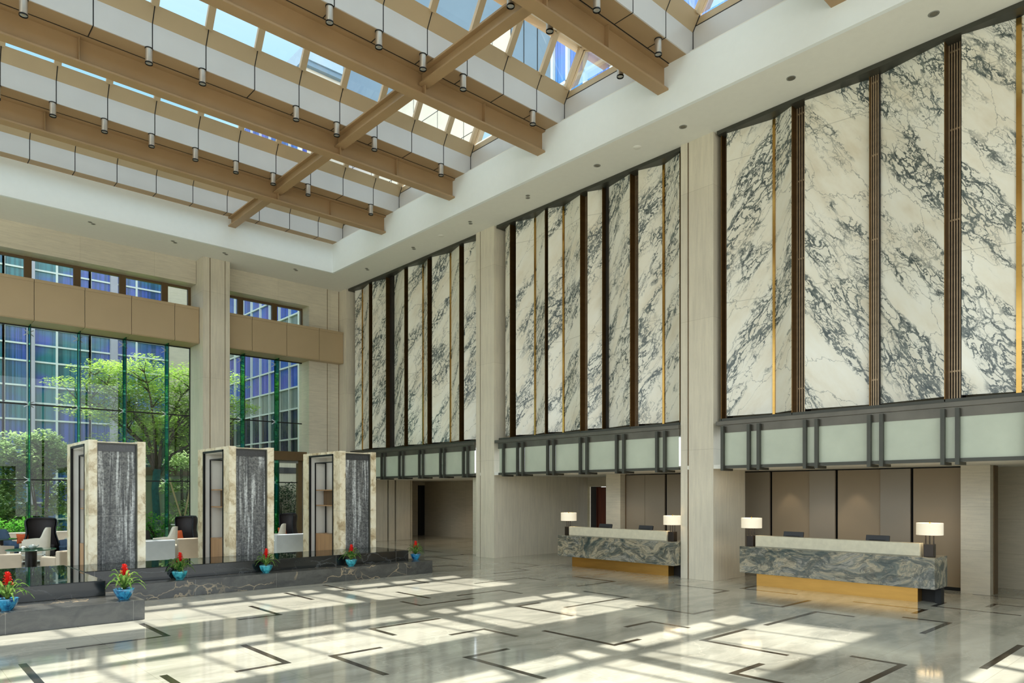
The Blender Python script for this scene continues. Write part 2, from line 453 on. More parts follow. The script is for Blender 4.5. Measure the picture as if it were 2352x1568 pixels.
def point(name, loc, e, col=(1, .82, .6), rad=.05):
    l = bpy.data.lights.new(name, 'POINT'); l.energy = e; l.color = col; l.shadow_soft_size = rad
    o = bpy.data.objects.new(name, l); C.objects.link(o); o.location = loc; return o
def spot(name, loc, tgt, e, ang=60, col=(1, .86, .68), blend=.6, rad=.05):
    l = bpy.data.lights.new(name, 'SPOT'); l.energy = e; l.color = col; l.spot_size = R(ang); l.spot_blend = blend; l.shadow_soft_size = rad
    o = bpy.data.objects.new(name, l); C.objects.link(o); o.location = loc
    o.rotation_euler = (Vector(tgt)-Vector(loc)).to_track_quat('-Z', 'Y').to_euler(); return o

# ================================================================ ROOM SHELL
ZC, ZT = 11.2, 12.36           # perimeter soffit, top of the tray riser
XT0, XT1, YT0, YT1 = -4.3, 13.91, -6.65, 25.94
XR, YB = 15.45, 28.2           # right colonnade face, back wall face
fl = struct(bx(-8, 23, -8, 31, -.2, 0).build('floor', M['floor'], origin=(0, 0, 0)), 'polished beige marble floor with dark inlaid strips')
# dark inlay strips (polyline in plan)
L = [[(13.46,4.36),(13.46,3.68),(12.16,3.68)],[(9.73,3.78),(9.73,3.18),(8.42,3.18)],[(10.3,2.43),(12.2,2.43),(12.2,1.1)],
 [(15.85,4.42),(15.2,4.42),(15.2,3.06)],[(14.64,5.66),(14.64,4.4),(14.06,4.4)],[(15.89,3.68),(16.4,3.68),(16.4,2.4)],[(17.62,4.32),(17.62,3.0)],
 [(11.0,5.68),(12.88,5.68),(12.88,5.04)],[(12.94,6.98),(12.94,6.38),(14.13,6.38)],[(15.39,8.23),(14.77,8.23),(14.77,6.97)],[(14.19,9.59),(14.19,8.26),(13.64,8.26)],
 [(11.02,8.34),(11.02,7.1),(11.67,7.1)],[(10.39,5.73),(9.15,5.73),(9.15,4.46)],[(8.42,4.43),(7.75,4.43),(7.75,3.1)],[(9.16,7.16),(9.83,7.16),(9.83,6.45)],
 [(7.92,7.82),(7.92,6.42),(8.48,6.42)],[(11.75,10.35),(11.75,9.17),(9.86,9.17)],[(9.83,9.9),(9.25,9.9),(9.25,8.48)],[(13.62,12.3),(13.62,11.05),(12.3,11.05)],
 [(10.85,13.08),(12.5,13.08),(12.5,12.39)],[(9.29,11.78),(10.5,11.78),(10.5,11.13)],[(7.92,11.88),(7.92,11.25),(9.24,11.25)],[(6.65,8.6),(7.3,8.6),(7.3,7.86)],
 [(6.59,7.28),(5.88,7.28),(5.88,5.86)],[(5.32,8.57),(4.59,8.57),(4.59,7.28)],[(3.97,10.02),(3.97,8.62),(3.35,8.62)],[(7.3,9.85),(5.97,9.85),(5.97,9.2)],
 [(5.44,13.4),(5.44,12.12),(4.74,12.12)],[(6.72,14.65),(6.72,13.41)],[(7.98,15.27),(7.98,14.02)],[(8.69,14.0),(10.05,13.96),(10.05,14.6)],
 [(3.36,12.84),(3.36,11.5),(2.08,11.5)],[(1.44,10.84),(1.44,9.0)],[(8.61,13.1),(8.61,11.92)],[(13.85,14.86),(13.85,14.33),(12.54,14.33)],[(14.95,16.27),(14.95,15.0),(14.38,15.0)],
 [(2.6,9.0),(2.6,7.4),(3.3,7.4)],[(0.2,9.2),(0.2,8.0),(1.5,8.0)],[(5.2,5.2),(5.2,4.0),(6.4,4.0)]]
rnd = random.Random(3)
for gx in range(4, 9):
    for gy in range(6, 12):
        x = gx*2.55+.3+(gy % 2)*1.2; y = gy*2.6+1.3
        if x < 12.2 or (x > 15.3 and y < 18.7): continue
        sx = rnd.choice((-1, 1)); sy = rnd.choice((-1, 1)); a, b = rnd.choice(((.65, 1.3), (1.3, .65), (1.3, 1.3)))
        L.append([(x+sx*a, y), (x, y), (x, y+sy*b)])
m = MB()
for pl in L:
    for (x0, y0), (x1, y1) in zip(pl, pl[1:]):
        h = .045
        if abs(x0-x1) < abs(y0-y1): m.box(x0-h, x0+h, min(y0, y1)-h, max(y0, y1)+h, .0004, .0012)
        else: m.box(min(x0, x1)-h, max(x0, x1)+h, y0-h, y0+h, .0004, .0013)
m.build('inlay', M['stoneinlay'] if 'stoneinlay' in M else dark_stone('black_inlay_stone', False, ((38, 34, 28), (70, 62, 50)), .12), fl)

# ceiling: flat perimeter soffit, white riser of the skylight well
m = MB()
m.box(XT1+.1, 16.4, -8, 28.6, ZC, ZC+.12); m.box(-8, XT0-.1, -8, 28.6, ZC, ZC+.12)
m.box(XT0-.1, XT1+.1, YT1+.1, 28.6, ZC, ZC+.12); m.box(XT0-.1, XT1+.1, -8, YT0-.1, ZC, ZC+.12)
ce = struct(m.build('ceiling', M['white'], origin=(0, 0, ZC)), 'white plaster soffit around the skylight well')
m = MB()
m.box(XT1, XT1+.1, YT0-.1, YT1+.1, ZC, ZT); m.box(XT0-.1, XT0, YT0-.1, YT1+.1, ZC, ZT)
m.box(XT0, XT1, YT1, YT1+.1, ZC, ZT); m.box(XT0, XT1, YT0-.1, YT0, ZC, ZT)
m.build('tray_riser', M['tray'], ce)
# opaque outer roof around the well
m = MB()
m.box(XT1+.1, 23, -8, 31, ZT-.1, ZT+.1)
m.box(-8, XT0-.1, -8, 31, ZT-.1, ZT+.1); m.box(XT0-.1, XT1+.1, YT1+.1, 31, ZT-.1, ZT+.1)
m.build('roof_slab', M['white'], ce)

# ---- skylight gables, one per bay between long beams
BY = [22.09-4.1*k for k in range(8)]          # beam centre lines, farthest first
JX = [13.06-1.187*k for k in range(15)]       # panel joints and rafters
JX = [x for x in JX if x > XT0+.2]
XE0, XE1 = XT0-.23, XT1+.23
zf, zc_, zr = 12.945, 13.28, 14.12
bays = []
edges = [(BY[0]+.67, YT1-.4)] + [(BY[k+1]+.67, BY[k]-.67) for k in range(7)]
wn = 3
for k, (y0, y1) in enumerate(edges):
    if y0 < YT0: continue
    wroot = struct(empty('window_%d' % wn, (0, (y0+y1)/2, zc_)), 'ridged roof light between the long beams'); wn += 1
    yr = y1-.74
    # pale upright fascia
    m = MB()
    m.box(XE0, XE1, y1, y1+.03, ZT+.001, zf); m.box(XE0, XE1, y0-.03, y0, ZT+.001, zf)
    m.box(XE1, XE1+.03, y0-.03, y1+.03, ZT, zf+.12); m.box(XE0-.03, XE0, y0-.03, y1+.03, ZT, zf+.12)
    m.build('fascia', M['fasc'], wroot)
    m = MB()
    m.prism([(XE0, y1, zf), (XE0, y1+.04, zf), (XE0, y1-.16, zc_), (XE0, y1-.2, zc_)], (XE1-XE0, 0, 0))
    m.prism([(XE0, y0, zf), (XE0, y0-.04, zf), (XE0, y0+.16, zc_), (XE0, y0+.2, zc_)], (XE1-XE0, 0, 0))
    m.box(XE1, XE1+.03, y0+.0, y1-.0, zf+.12, zc_-.04); m.box(XE0-.03, XE0, y0, y1, zf+.12, zc_-.04)
    m.build('curb', M['curb'], wroot)
    # outer gutter blocks light leaking beside the curb
    # rafters
    m = MB()
    for x in JX + [XE1-.12]:
        wv = .16 if x < XE1-.2 else .13
        m.bar((x, y1-.17, zc_-.02), (x, yr+.02, zr), wv, .1, (0, 0, 1))
        m.bar((x, y0+.17, zc_-.02), (x, yr-.02, zr), .06, .08, (0, 0, 1))
    m.box(XE0, XE1, yr-.02, yr+.24, zr, zr+.17)
    m.bar((XE1, y1-.17, zc_), (XE1, yr, zr), .06, .08); m.bar((XE1, y0+.17, zc_), (XE1, yr, zr), .06, .08)
    m.build('rafter_frame', M['curb'], wroot)
    m = MB()
    e = .055
    m.poly([(XE0, y1-.2+e, zc_), (XE1, y1-.2+e, zc_), (XE1, yr+.04, zr+.05), (XE0, yr+.04, zr+.05)])
    m.poly([(XE0, y0+.2, zc_+.05), (XE1, y0+.2, zc_+.05), (XE1, yr, zr+.05), (XE0, yr, zr+.05)])
    m.poly([(XE1, y0+.2, zc_), (XE1, y1-.2, zc_), (XE1, yr, zr)])
    m.poly([(XE0, y0+.2, zc_), (XE0, y1-.2, zc_), (XE0, yr, zr)])
    m.build('glass', M['sglass'], wroot)
    m = MB(); j = .011
    for x in JX:
        m.box(x-j, x+j, y1-.004, y1+.001, ZT, zf)
        m.prism([(x-j, y1-.002, zf), (x-j, y1-.006, zf), (x-j, y1-.208, zc_), (x-j, y1-.2, zc_)], (2*j, 0, 0))
    m.box(XE1-.005, XE1+.001, y0, y1, zf+.11, zf+.13)
    m.box(XE1-.012, XE1, y1-.014, y1, ZT, zf)
    m.prism([(XE1-.02, y1-.0, zf), (XE1-.02, y1-.01, zf), (XE1-.02, y1-.21, zc_), (XE1-.02, y1-.2, zc_)], (.02, 0, 0))
    m.build('panel_joint', M['joint'], wroot)
# soffit boxes over each beam (structure trims)
tn = 1
so_l = [(YT1-.4, YT1, None)] + [(b-.67, b+.67, b) for b in BY if b-.67 > YT0]
for (a, b, yc) in so_l:
    m = MB(); m.box(XT0, XT1, a+.031, b-.031 if yc else b, ZT+.0015, ZT+.04)
    # lid so that no sky shows inside the gutter box
    m.box(XE0+.01, XE1-.01, a+.05, b-.05 if yc else b, zf-.1, zf-.06)
    t_ = struct(m.build('trim_%d' % tn, M['soff'], origin=((XT0+XT1)/2, (a+b)/2, ZT)), 'champagne soffit panel running above a long beam'); tn += 1
    m = MB(); j = .011
    for x in JX: m.box(x-j, x+j, a, (yc-.16) if yc else b, ZT-.003, ZT+.001)
    if yc:
        for s_ in (-1, 1):
            m.box(XT0, XT1, yc+s_*.165-.011, yc+s_*.165+.011, ZT-.004, ZT+.001)
        for x in JX: m.box(x-j, x+j, yc+.16, b, ZT-.003, ZT+.001)
    m.build('panel_joint', M['joint'], t_)

# ---- long I beams and cross beams
ordn = ['farthest', 'second', 'third', 'fourth', 'fifth', 'sixth', 'seventh']
def ibeam(x0, x1, y0, y1, z0, z1, alongx, fw=.3):
    m = MB(); c = (y0+y1)/2 if alongx else (x0+x1)/2
    if alongx:
        m.box(x0, x1, c-fw/2, c+fw/2, z0, z0+.045); m.box(x0, x1, c-fw/2, c+fw/2, z1-.045, z1); m.box(x0, x1, c-.03, c+.03, z0+.045, z1-.045)
    else:
        m.box(c-fw/2, c+fw/2, y0, y1, z0, z0+.035); m.box(c-fw/2, c+fw/2, y0, y1, z1-.045, z1); m.box(c-.02, c+.02, y0, y1, z0+.035, z1-.045)
    return m
for k, y in enumerate(BY[:7]):
    o = empty('roof_beam', ((XT0+XT1)/2, y, 11.74), 'long tan steel I beam across the skylight, %s from the window wall' % ordn[k], 'beam', 'long beams under the skylight')
    bm = ibeam(XT0, XT1, y, y, 11.74, ZT-.002, True)
    bm.build('beam_body', M['beam'], o)
    m = MB()
    for x in (XT1-2.2, 3.4, -1.0): m.box(x-.006, x+.006, y-.15, y-.031, 11.79, 12.3)
    for s_ in (-1, 1): m.box(9.80, 9.83, y+s_*.15, y+s_*.03, 11.79, 12.3)
    m.build('stiffener_plate', M['beam'], o)
cy = [YT1] + BY[:7]
for k in range(7):
    a = cy[k]-(.0 if k == 0 else .04); b = cy[k+1]+.04
    o = ibeam(9.68, 9.95, b, a, 12.0, 12.34, False, .27).build('cross_beam', M['beam'])
    tag(o, ('short cross beam from the window side riser to the farthest long beam', 'short cross beam between the farthest and second long beams', 'short cross beam between the second and third long beams', 'short cross beam between the third and fourth long beams', 'short cross beam between the fourth and fifth long beams', 'short cross beam between the fifth and sixth long beams', 'short cross beam between the sixth and seventh long beams')[k], 'beam', 'short cross beams')

# ---- cylinder spotlights under the soffit
def make_spot():
    r = empty('cylinder_spotlight', (0, 0, 0))
    MB().lathe([(.078, -.02), (.088, -.018), (.088, 0)], (0, 0, 0), 20).build('cap', M['blackm'], r)
    MB().lathe([(.074, -.335), (.075, -.33), (.075, -.02)], (0, 0, 0), 20).build('body', M['spotb'], r)
    MB().lathe([(.08, -.36), (.084, -.345), (.084, -.325), (.074, -.32)], (0, 0, 0), 20, cap=False).build('bezel', M['blackm'], r)
    MB().lathe([(.012, -.332), (.066, -.338), (.068, -.328)], (0, 0, 0), 20).build('lens', M['lens'], r)
    return r
M['spotb'] = plain('spotlight_silver', (190, 180, 168), .3, metal=.6, var=.03)
M['lens'] = plain('spotlight_lens', (200, 205, 200), .12, var=.02)
proto = make_spot(); first = True
rows = [('farthest', 21.46, [13.06, 10.69, 9.50, 8.32, 7.13, 5.94, 4.76, 3.57, 2.39]), ('second', 17.35, [13.06, 10.69, 9.50, 8.32, 5.94, 4.76, 2.39]),
        ('third', 13.29, [13.06, 10.69, 9.50, 8.32, 7.13]), ('fourth', 9.27, [13.06, 10.95]), ('fourth', 10.37, [13.09, 10.71, 9.58])]
for nm, y, xs in rows:
    xs = sorted(xs)
    for i, x in enumerate(xs):
        o = proto if first else copy_tree(proto); first = False
        o.location = (x-.075, y, ZT)
        side = ' on its window side' if y == 10.37 else ''
        pos = ['first', 'second', 'third', 'fourth', 'fifth', 'sixth', 'seventh', 'eighth', 'ninth'][i]
        tag(o, 'silver cylinder spotlight beside the %s long beam%s, %s from left' % (nm, side, pos), 'spotlight', 'cylinder spotlights under the skylight')

# ---- recessed downlights in the soffit
M['dl'] = plain('downlight_grey', (120, 116, 104), .4, metal=.4)
def downlight(x, y, z, twin, label):
    r = empty('recessed_downlight', (x, y, z), label, 'downlight', 'recessed downlights in the white soffit')
    rr = .07 if not twin else .05
    for dx in ((0,) if not twin else (-.085, .085)):
        MB().lathe([(rr, -.004), (rr*1.35, -.006), (rr*1.4, 0), (rr, 0)], (x+dx*.7, y+dx*.7, z-.001), 18, cap=False).build('trim_ring', M['steel'], r)
        MB().lathe([(.001, -.001), (rr, -.002)], (x+dx*.7, y+dx*.7, z-.001), 18).build('reflector', M['dl'], r)
    return r
for i, (x, y) in enumerate([(5.43, 26.6), (8.01, 26.6), (9.82, 26.6), (12.62, 26.6)]):
    downlight(x, y, ZC, True, 'twin recessed downlight in the soffit along the window wall, %s from the left' % ['first', 'second', 'third', 'fourth'][i])
for i, y in enumerate([24.58, 21.32, 18.02, 15.26, 12.52, 9.76, 7.03, 4.27, 1.5]):
    downlight(14.70, y, ZC, i < 4, 'recessed downlight in the soffit over the marble wall, %s from the far corner' % ['first', 'second', 'third', 'fourth', 'fifth', 'sixth', 'seventh', 'eighth', 'ninth'][i])
for i, y in enumerate([19.63, 11.15]):
    o = MB().lathe([(.001, -.012), (.10, -.01), (.11, 0)], (14.69, y, ZC-.001), 24).build('ceiling_speaker', M['white'])
    tag(o, ['flat round white cover in the soffit over the far marble bay', 'flat round white cover in the soffit over the middle marble bay'][i], 'speaker')
# ================================================================ RIGHT WALL
wr = struct(MB().box(16.05, 16.35, -8, 28.6, 3.86, ZC).build('wall_right', M['travd'], origin=(16.2, 10, 3.86)), 'upper wall behind the marble bays')
# columns: box with a dark vertical groove near the far edge, going back as a partition below
def column(y0, y1, groove, xback, label, y_full=None):
    r = empty('stone_column', (XR+.3, (y0+y1)/2, 0), label, 'column', 'travertine columns of the marble wall')
    m = MB()
    m.box(XR, 16.06, y0, groove-.02, 0, ZC-.001); m.box(XR, 16.06, groove+.02, y1, 0, ZC-.001); m.box(XR+.03, 16.0, groove-.021, groove+.021, 0, ZC-.002)
    if xback > 16.06: m.box(16.06, xback, y0, y1, 0, 2.8)
    m.build('shaft', M['col'], r)
    bx(XR+.028, XR+.034, groove-.02, groove+.02, 0, ZC-.001).build('groove', M['bronze'], r)
    return r
column(9.38, 10.33, 10.11, 17.0, 'broad travertine column between the two reception desks, in front of the nearer marble bays')
column(17.68, 18.63, 18.40, 20.2, 'broad travertine column beside the farther desk, middle one of the marble wall')
column(27.58, 28.6, 28.24, 16.06, 'travertine column in the far corner where marble wall meets window wall')
column(1.08, 2.03, 1.81, 17.0, 'travertine column right of the nearest marble bay')
column(-7.22, -6.27, -6.49, 17.0, 'travertine column at the near end of the hall')

XRg, XVl, ZM0, ZM1 = 15.60, 15.82, 4.10, 11.10
def panel(root, ya, xa, yb, xb, mat):
    q = [(xa, ya, ZM0), (xb, yb, ZM0), (xb+.03, yb, ZM0), (xa+.03, ya, ZM0)]
    MB().prism(q, (0, 0, ZM1-ZM0+.0)).build('marble_panel', mat, root)
def strip(root, y, w=.05):
    MB().box(XVl-.03, XVl+.05, y-w/2, y+w/2, ZM0-.12, ZM1-.02).build('brass_strip', M['gold'], root)
def channel(root, yhi, ylo, slats=0, xf=XRg, d=.28):
    m = MB(); m.box(xf, xf+d, yhi-.018, yhi, ZM0-.1, ZM1)
    c = m.build('channel_cheek', M['bronze'], root)
    MB().box(xf+d, xf+d+.02, ylo, yhi, ZM0-.1, ZM1).box(xf+.03, xf+d, ylo, ylo+.01, ZM0-.1, ZM1).build('channel_back', M['slatb'], root)
    if slats:
        m = MB(); w_ = (yhi-ylo-.02)/slats
        for i in range(slats):
            y = ylo+.01+w_*(i+.5); m.box(xf+d-.08, xf+d-.05, y-w_*.24, y+w_*.24, ZM0-.1, ZM1)
        for z in (4.6, 7.6, 9.4, 10.95): m.box(xf+d-.06, xf+d-.03, ylo, yhi, z, z+.03)
        m.build('slat_screen', M['slat'], root)
A, B_ = M['marbA'], M['marbB']
bays_spec = {
 1: dict(y=(2.03, 9.38), pan=[(9.10, XRg, 8.0, XVl, A), (7.95, XVl, 7.45, XRg, A), (7.14, XRg, 5.80, XVl, B_), (5.60, XVl, 4.35, XRg, B_), (4.05, XRg, 3.21, XVl, B_), (3.13, XVl, 2.30, XRg, B_)],
      strips=[(7.975, .06), (3.17, .085)], ch=[(9.26, 9.10, 4), (7.45, 7.14, 5), (5.80, 5.60, 4, 15.72, .12), (4.35, 4.05, 6), (2.3, 2.1, 4)]),
 2: dict(y=(10.33, 17.68), pan=[(17.45, 15.76, 17.06, XRg, A), (16.76, XRg, 16.11, XVl, A), (16.04, XVl, 15.43, XRg, A), (15.28, XRg, 14.86, XVl, A), (14.78, XVl, 13.95, XRg, A), (13.65, XRg, 13.18, XVl, A), (13.02, XVl, 12.09, XRg, A), (11.80, XRg, 11.15, XVl, A), (11.07, XVl, 10.47, XRg, A)],
      strips=[(16.075, .06), (14.82, .06), (11.11, .06)], ch=[(17.06, 16.76, 0), (15.43, 15.28, 0), (13.95, 13.65, 5), (13.18, 13.02, 0, 15.70, .14), (12.09, 11.80, 5), (10.47, 10.36, 0)]),
 3: dict(y=(18.63, 27.58), pan=[(27.30, 15.72, 26.85, XVl, A), (26.79, XVl, 25.94, XRg, A), (25.66, XRg, 24.71, XVl, A), (24.31, XVl, 23.27, XRg, A), (23.0, XRg, 22.32, XVl, A), (22.25, XVl, 21.71, XRg, A), (21.41, XRg, 20.57, XVl, A), (20.51, XVl, 19.76, XRg, A), (19.48, XRg, 18.72, XVl, A)],
      strips=[(26.82, .06), (22.285, .06), (20.54, .06)], ch=[(25.94, 25.66, 0), (24.71, 24.31, 0, 15.66, .18), (23.27, 23.0, 0), (21.71, 21.41, 0), (19.76, 19.48, 0)]),
 0: dict(y=(-6.27, 1.08), pan=[(.9, XRg, -.2, XVl, B_), (-.26, XVl, -1.3, XRg, B_), (-1.6, XRg, -2.8, XVl, B_), (-2.86, XVl, -4, XRg, B_), (-4.3, XRg, -6.2, XVl, B_)], strips=[(-.23, .06), (-2.83, .06)], ch=[(-1.3, -1.6, 5), (-4, -4.3, 5)]),
}
bl = {1: 'folded marble wall panels with bronze slats above the nearer reception desk', 2: 'folded marble wall panels with bronze channels above the farther reception desk',
      3: 'folded marble wall panels at the far end, above the corridor opening', 0: 'folded marble wall panels at the near end of the hall'}
for k in (3, 2, 1, 0):
    s_ = bays_spec[k]; y0, y1 = s_['y']
    r = empty('marble_wall_panelling', (15.8, (y0+y1)/2, ZM0-.14), bl[k], 'wall panelling', 'marble panelled bays')
    for p_ in s_['pan']: panel(r, *p_)
    for p_ in s_['strips']: strip(r, *p_)
    for p_ in s_['ch']: channel(r, *p_)
    # dark head board and dark shelf under the stone
    MB().box(15.50, 15.53, y0+.01, y1-.07, ZM1, ZC-.001).box(15.53, 16.05, y0+.01, y1-.07, ZM1, ZM1+.02).build('head_trim', M['dark'], r)
    MB().box(15.60, 16.05, y0+.01, y1-.07, 3.962, 4.05).build('base_trim', M['dark'], r)
# fascia of frosted glass in a dark frame below each bay
posts = {1: [9.05, 8.36, 8.11, 7.01, 6.75, 5.65, 5.41, 4.295, 4.045, 2.94, 2.69], 2: [17.07, 16.39, 16.14, 15.035, 14.775, 13.695, 13.437, 12.34, 12.09, 10.985, 10.738],
         3: [27.2, 26.95, 25.85, 25.6, 24.504, 24.275, 23.21, 22.94, 21.855, 21.61, 20.52, 20.29, 19.18, 18.93], 0: [.7, .45, -.7, -.95, -2.1, -2.35, -3.5, -3.75, -4.9, -5.15]}
fl_ = {1: 'dark framed frosted glass fascia over the nearer reception desk', 2: 'dark framed frosted glass fascia over the farther reception desk', 3: 'dark framed frosted glass fascia over the corridor opening', 0: 'dark framed frosted glass fascia at the near end of the hall'}
for k in (3, 2, 1, 0):
    y0, y1 = bays_spec[k]['y']; ye = y1-.12
    r = empty('glass_fascia', (15.5, (y0+y1)/2, 2.75), fl_[k], 'fascia', 'frosted glass fascias')
    MB().box(15.36, 16.04, y0+.01, ye, 3.86, 3.96).build('ledge', M['ledge'], r, bevel=.006)
    if k != 3: MB().box(15.39, 15.45, y0+.01, ye-.15, 3.67, 3.86).box(15.45, 16.0, y0+.01, ye-.15, 3.70, 3.86).build('top_rail', M['ledge'], r)
    else: MB().box(15.39, 15.45, y0+.01, ye-.15, 3.67, 3.86).build('top_rail', M['ledge'], r)
    MB().box(15.36, 15.45, y0+.01, ye-.2, 2.80, 2.87).build('bottom_rail', M['dark'], r)
    ps = posts[k]
    for y in ps:
        MB().box(15.29, 15.37, y-.036, y+.036, 2.745, 3.83).box(15.37, 15.75, y-.036, y+.036, 2.745, 2.80).build('post', M['dark'], r)
    ys = sorted([y0+.02]+ps+([] if abs(ps[0]-ye) < .4 else [ye-.2]))
    for a, b in zip(ys, ys[1:]):
        bx(15.40, 15.415, a+.01, b-.01, 2.87, 3.67).build('frosted_pane', M['greenglass'], r)
# reception ceiling, low, behind the fascias
m = MB(); m.box(15.46, 23, -8, 30.9, 2.80, 2.9)
struct(m.build('ceiling', M['white'], origin=(18, 10, 2.8)), 'low plaster ceiling over the reception recess')
# recess back wall with panels
wb = struct(MB().box(18.06, 18.2, 4.5, 14.1, 0, 2.8).build('wall_reception', M['black'], origin=(18.1, 9, 0)), 'panelled wall behind the reception desks')
seg = [(4.62, 5.64, 17.95, 'pan1'), (5.69, 6.345, 17.90, 'pan2'), (6.355, 7.37, 17.95, 'pan1'), (7.42, 8.07, 17.90, 'pan2'), (8.08, 9.11, 17.95, 'pan1'), (9.16, 9.88, 17.90, 'pan2'), (9.89, 10.85, 17.95, 'pan1'), (10.9, 12.5, 17.95, 'pan2'), (12.56, 13.29, 17.92, 'pan2'), (13.30, 14.06, 17.92, 'pan2')]
for a, b, x, mm in seg: bx(x, x+.06, a, b, .08, 2.77).build('wall_panel', M[mm], wb)
bx(17.97, 18.05, 4.6, 14.06, 0, .08).build('skirting', M['black'], wb)
for nm, y0, y1, lb in (('a', 4.05, 4.6, 'travertine pier at the right end of the reception wall'), ('b', 14.06, 14.65, 'travertine pier at the left end of the reception wall, beside the red door')):
    r = empty('stone_pier', (17.9, (y0+y1)/2, 0), lb, 'column')
    bx(17.65, 18.2, y0, y1, 0, 2.8).build('shaft', M['trav'], r)
    bx(17.9, 18.2, y0-.02, y0, 0, 2.8).build('bronze_edge', M['wframe'], r)
m = MB(); m.box(19.25, 19.4, -8, 4.6, 0, 2.8); m.box(18.2, 19.4, 4.5, 4.6, 0, 2.8)
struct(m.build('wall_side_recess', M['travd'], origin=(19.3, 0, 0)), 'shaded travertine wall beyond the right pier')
m = MB(); m.box(20.2, 20.35, 14.65, 16.70, 0, 2.8); m.box(20.2, 20.35, 16.70, 17.69, 2.44, 2.8); m.box(18.2, 20.2, 14.5, 14.65, 0, 2.8)
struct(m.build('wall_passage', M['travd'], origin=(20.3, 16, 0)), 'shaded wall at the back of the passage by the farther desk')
d = struct(empty('door_1', (20.25, 17.2, 0)), 'dark red timber door in the passage beside the farther desk')
bx(20.24, 20.3, 16.72, 17.2, 0, 2.42).build('door_leaf', M['redwood'], d); bx(20.4, 20.45, 17.2, 17.69, 0, 2.44).build('dark_opening', M['black'], d)
bx(20.18, 20.24, 17.2, 17.22, 0, 2.42).build('door_edge', M['redwood'], d)
# corridor bay at the far end
m = MB(); m.box(15.9, 16.6, 18.62, 19.35, 0, 2.8)
struct(m.build('wall_corridor_end', M['trav'], origin=(16.2, 19, 0)), 'short travertine return beside the middle column')
wc = empty('stone_cladding', (17, 27.7, 0), 'upright travertine slabs with two dark grooves beside the corridor', 'wall cladding')
for a, b in ((16.08, 17.58), (17.66, 17.98), (18.06, 18.84)): bx(a, b, 27.6, 27.9, 0, 2.8).build('slab', M['travv'], wc)
bx(17.5, 18.2, 27.7, 27.8, 0, 2.8).build('groove', M['black'], wc)
m = MB(); m.box(21.4, 21.55, 18.6, 30.1, 0, 2.8)
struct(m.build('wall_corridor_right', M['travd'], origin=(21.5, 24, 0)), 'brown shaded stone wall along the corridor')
m = MB(); m.box(18.96, 20.95, 30.0, 30.15, 0, 2.8); m.box(20.95, 21.42, 30.0, 30.15, 2.6, 2.8); m.box(18.86, 18.96, 27.6, 30.0, 0, 2.8)
struct(m.build('wall_corridor_far', M['travd'], origin=(20, 30, 0)), 'end wall of the corridor')
d = struct(empty('door_2', (21.2, 30.1, 0)), 'tall black door at the end of the corridor')
bx(20.95, 21.4, 30.02, 30.06, 0, 2.6).build('door_leaf', M['black'], d)

# ================================================================ WINDOW WALL (back)
YG = 28.9
PX = [9.36, 10.31]                            # pilaster
m = MB()
m.box(-8, 9.29, YB, 29.15, 10.30, ZC-.001); m.box(10.32, 13.99, YB, 29.15, 10.30, ZC-.001)                  # above clerestory
m.box(13.99, 15.44, YB, 29.15, 0, ZC-.001)                # right pier
m.box(-8, 9.29, YB+.15, 29.15, 7.95, 9.25); m.box(10.32, 13.99, YB+.15, 29.15, 7.95, 9.25)            # behind the band
wbk = struct(m.build('wall_back', M['trav'], origin=(6, 28.6, 0)), 'travertine wall above and beside the tall windows')
MB().box(14.85, 14.87, YB-.003, YB+.01, 0, ZC).box(15.40, 15.42, YB-.003, YB+.01, 0, ZC).build('joint_groove', M['bronze'], wbk)
r = empty('stone_pilaster', (9.83, 27.8, 0), 'tall travertine pilaster with two dark grooves between the window bays', 'column')
m = MB(); m.box(9.30, 9.55, 27.45, 29.0, 0, ZC-.001); m.box(9.58, 10.115, 27.45, 29.0, 0, ZC-.001); m.box(10.14, 10.31, 27.45, 29.0, 0, ZC-.001); m.box(9.5, 10.2, 27.48, 28.9, 0, ZC-.002)
m.build('shaft', M['col'], r)
MB().box(9.55, 9.58, 27.475, 27.48, 0, ZC).box(10.115, 10.14, 27.475, 27.48, 0, ZC).build('groove', M['bronze'], r)
# bronze cladding band
def band(x0, x1, label):
    r = empty('cladding_band', ((x0+x1)/2, 27.9, 7.95), label, 'cladding', 'champagne bands across the windows')
    js = [x for x in [4.005+1.468*k for k in range(-8, 8)] if x0+.1 < x < x1-.1]; e = [x0]+js+[x1]
    for a, b in zip(e, e[1:]):
        MB().box(a+.008, b-.008, 27.83, 28.3, 7.97, 9.32).box(a+.008, b-.008, 27.81, 27.83, 9.22, 9.32).box(a+.008, b-.008, 27.81, 27.83, 7.96, 8.11).box(a+.008, b-.008, 27.83, 28.86, 7.93, 7.97).build('band_panel', M['band'], r)
    MB().box(x0+.01, x1-.01, 27.86, 28.2, 7.98, 9.31).build('core', M['joint'], r)
band(-8, 9.29, 'champagne metal band across the wide left window bay'); band(10.32, 15.44, 'champagne metal band across the narrow right window bay')

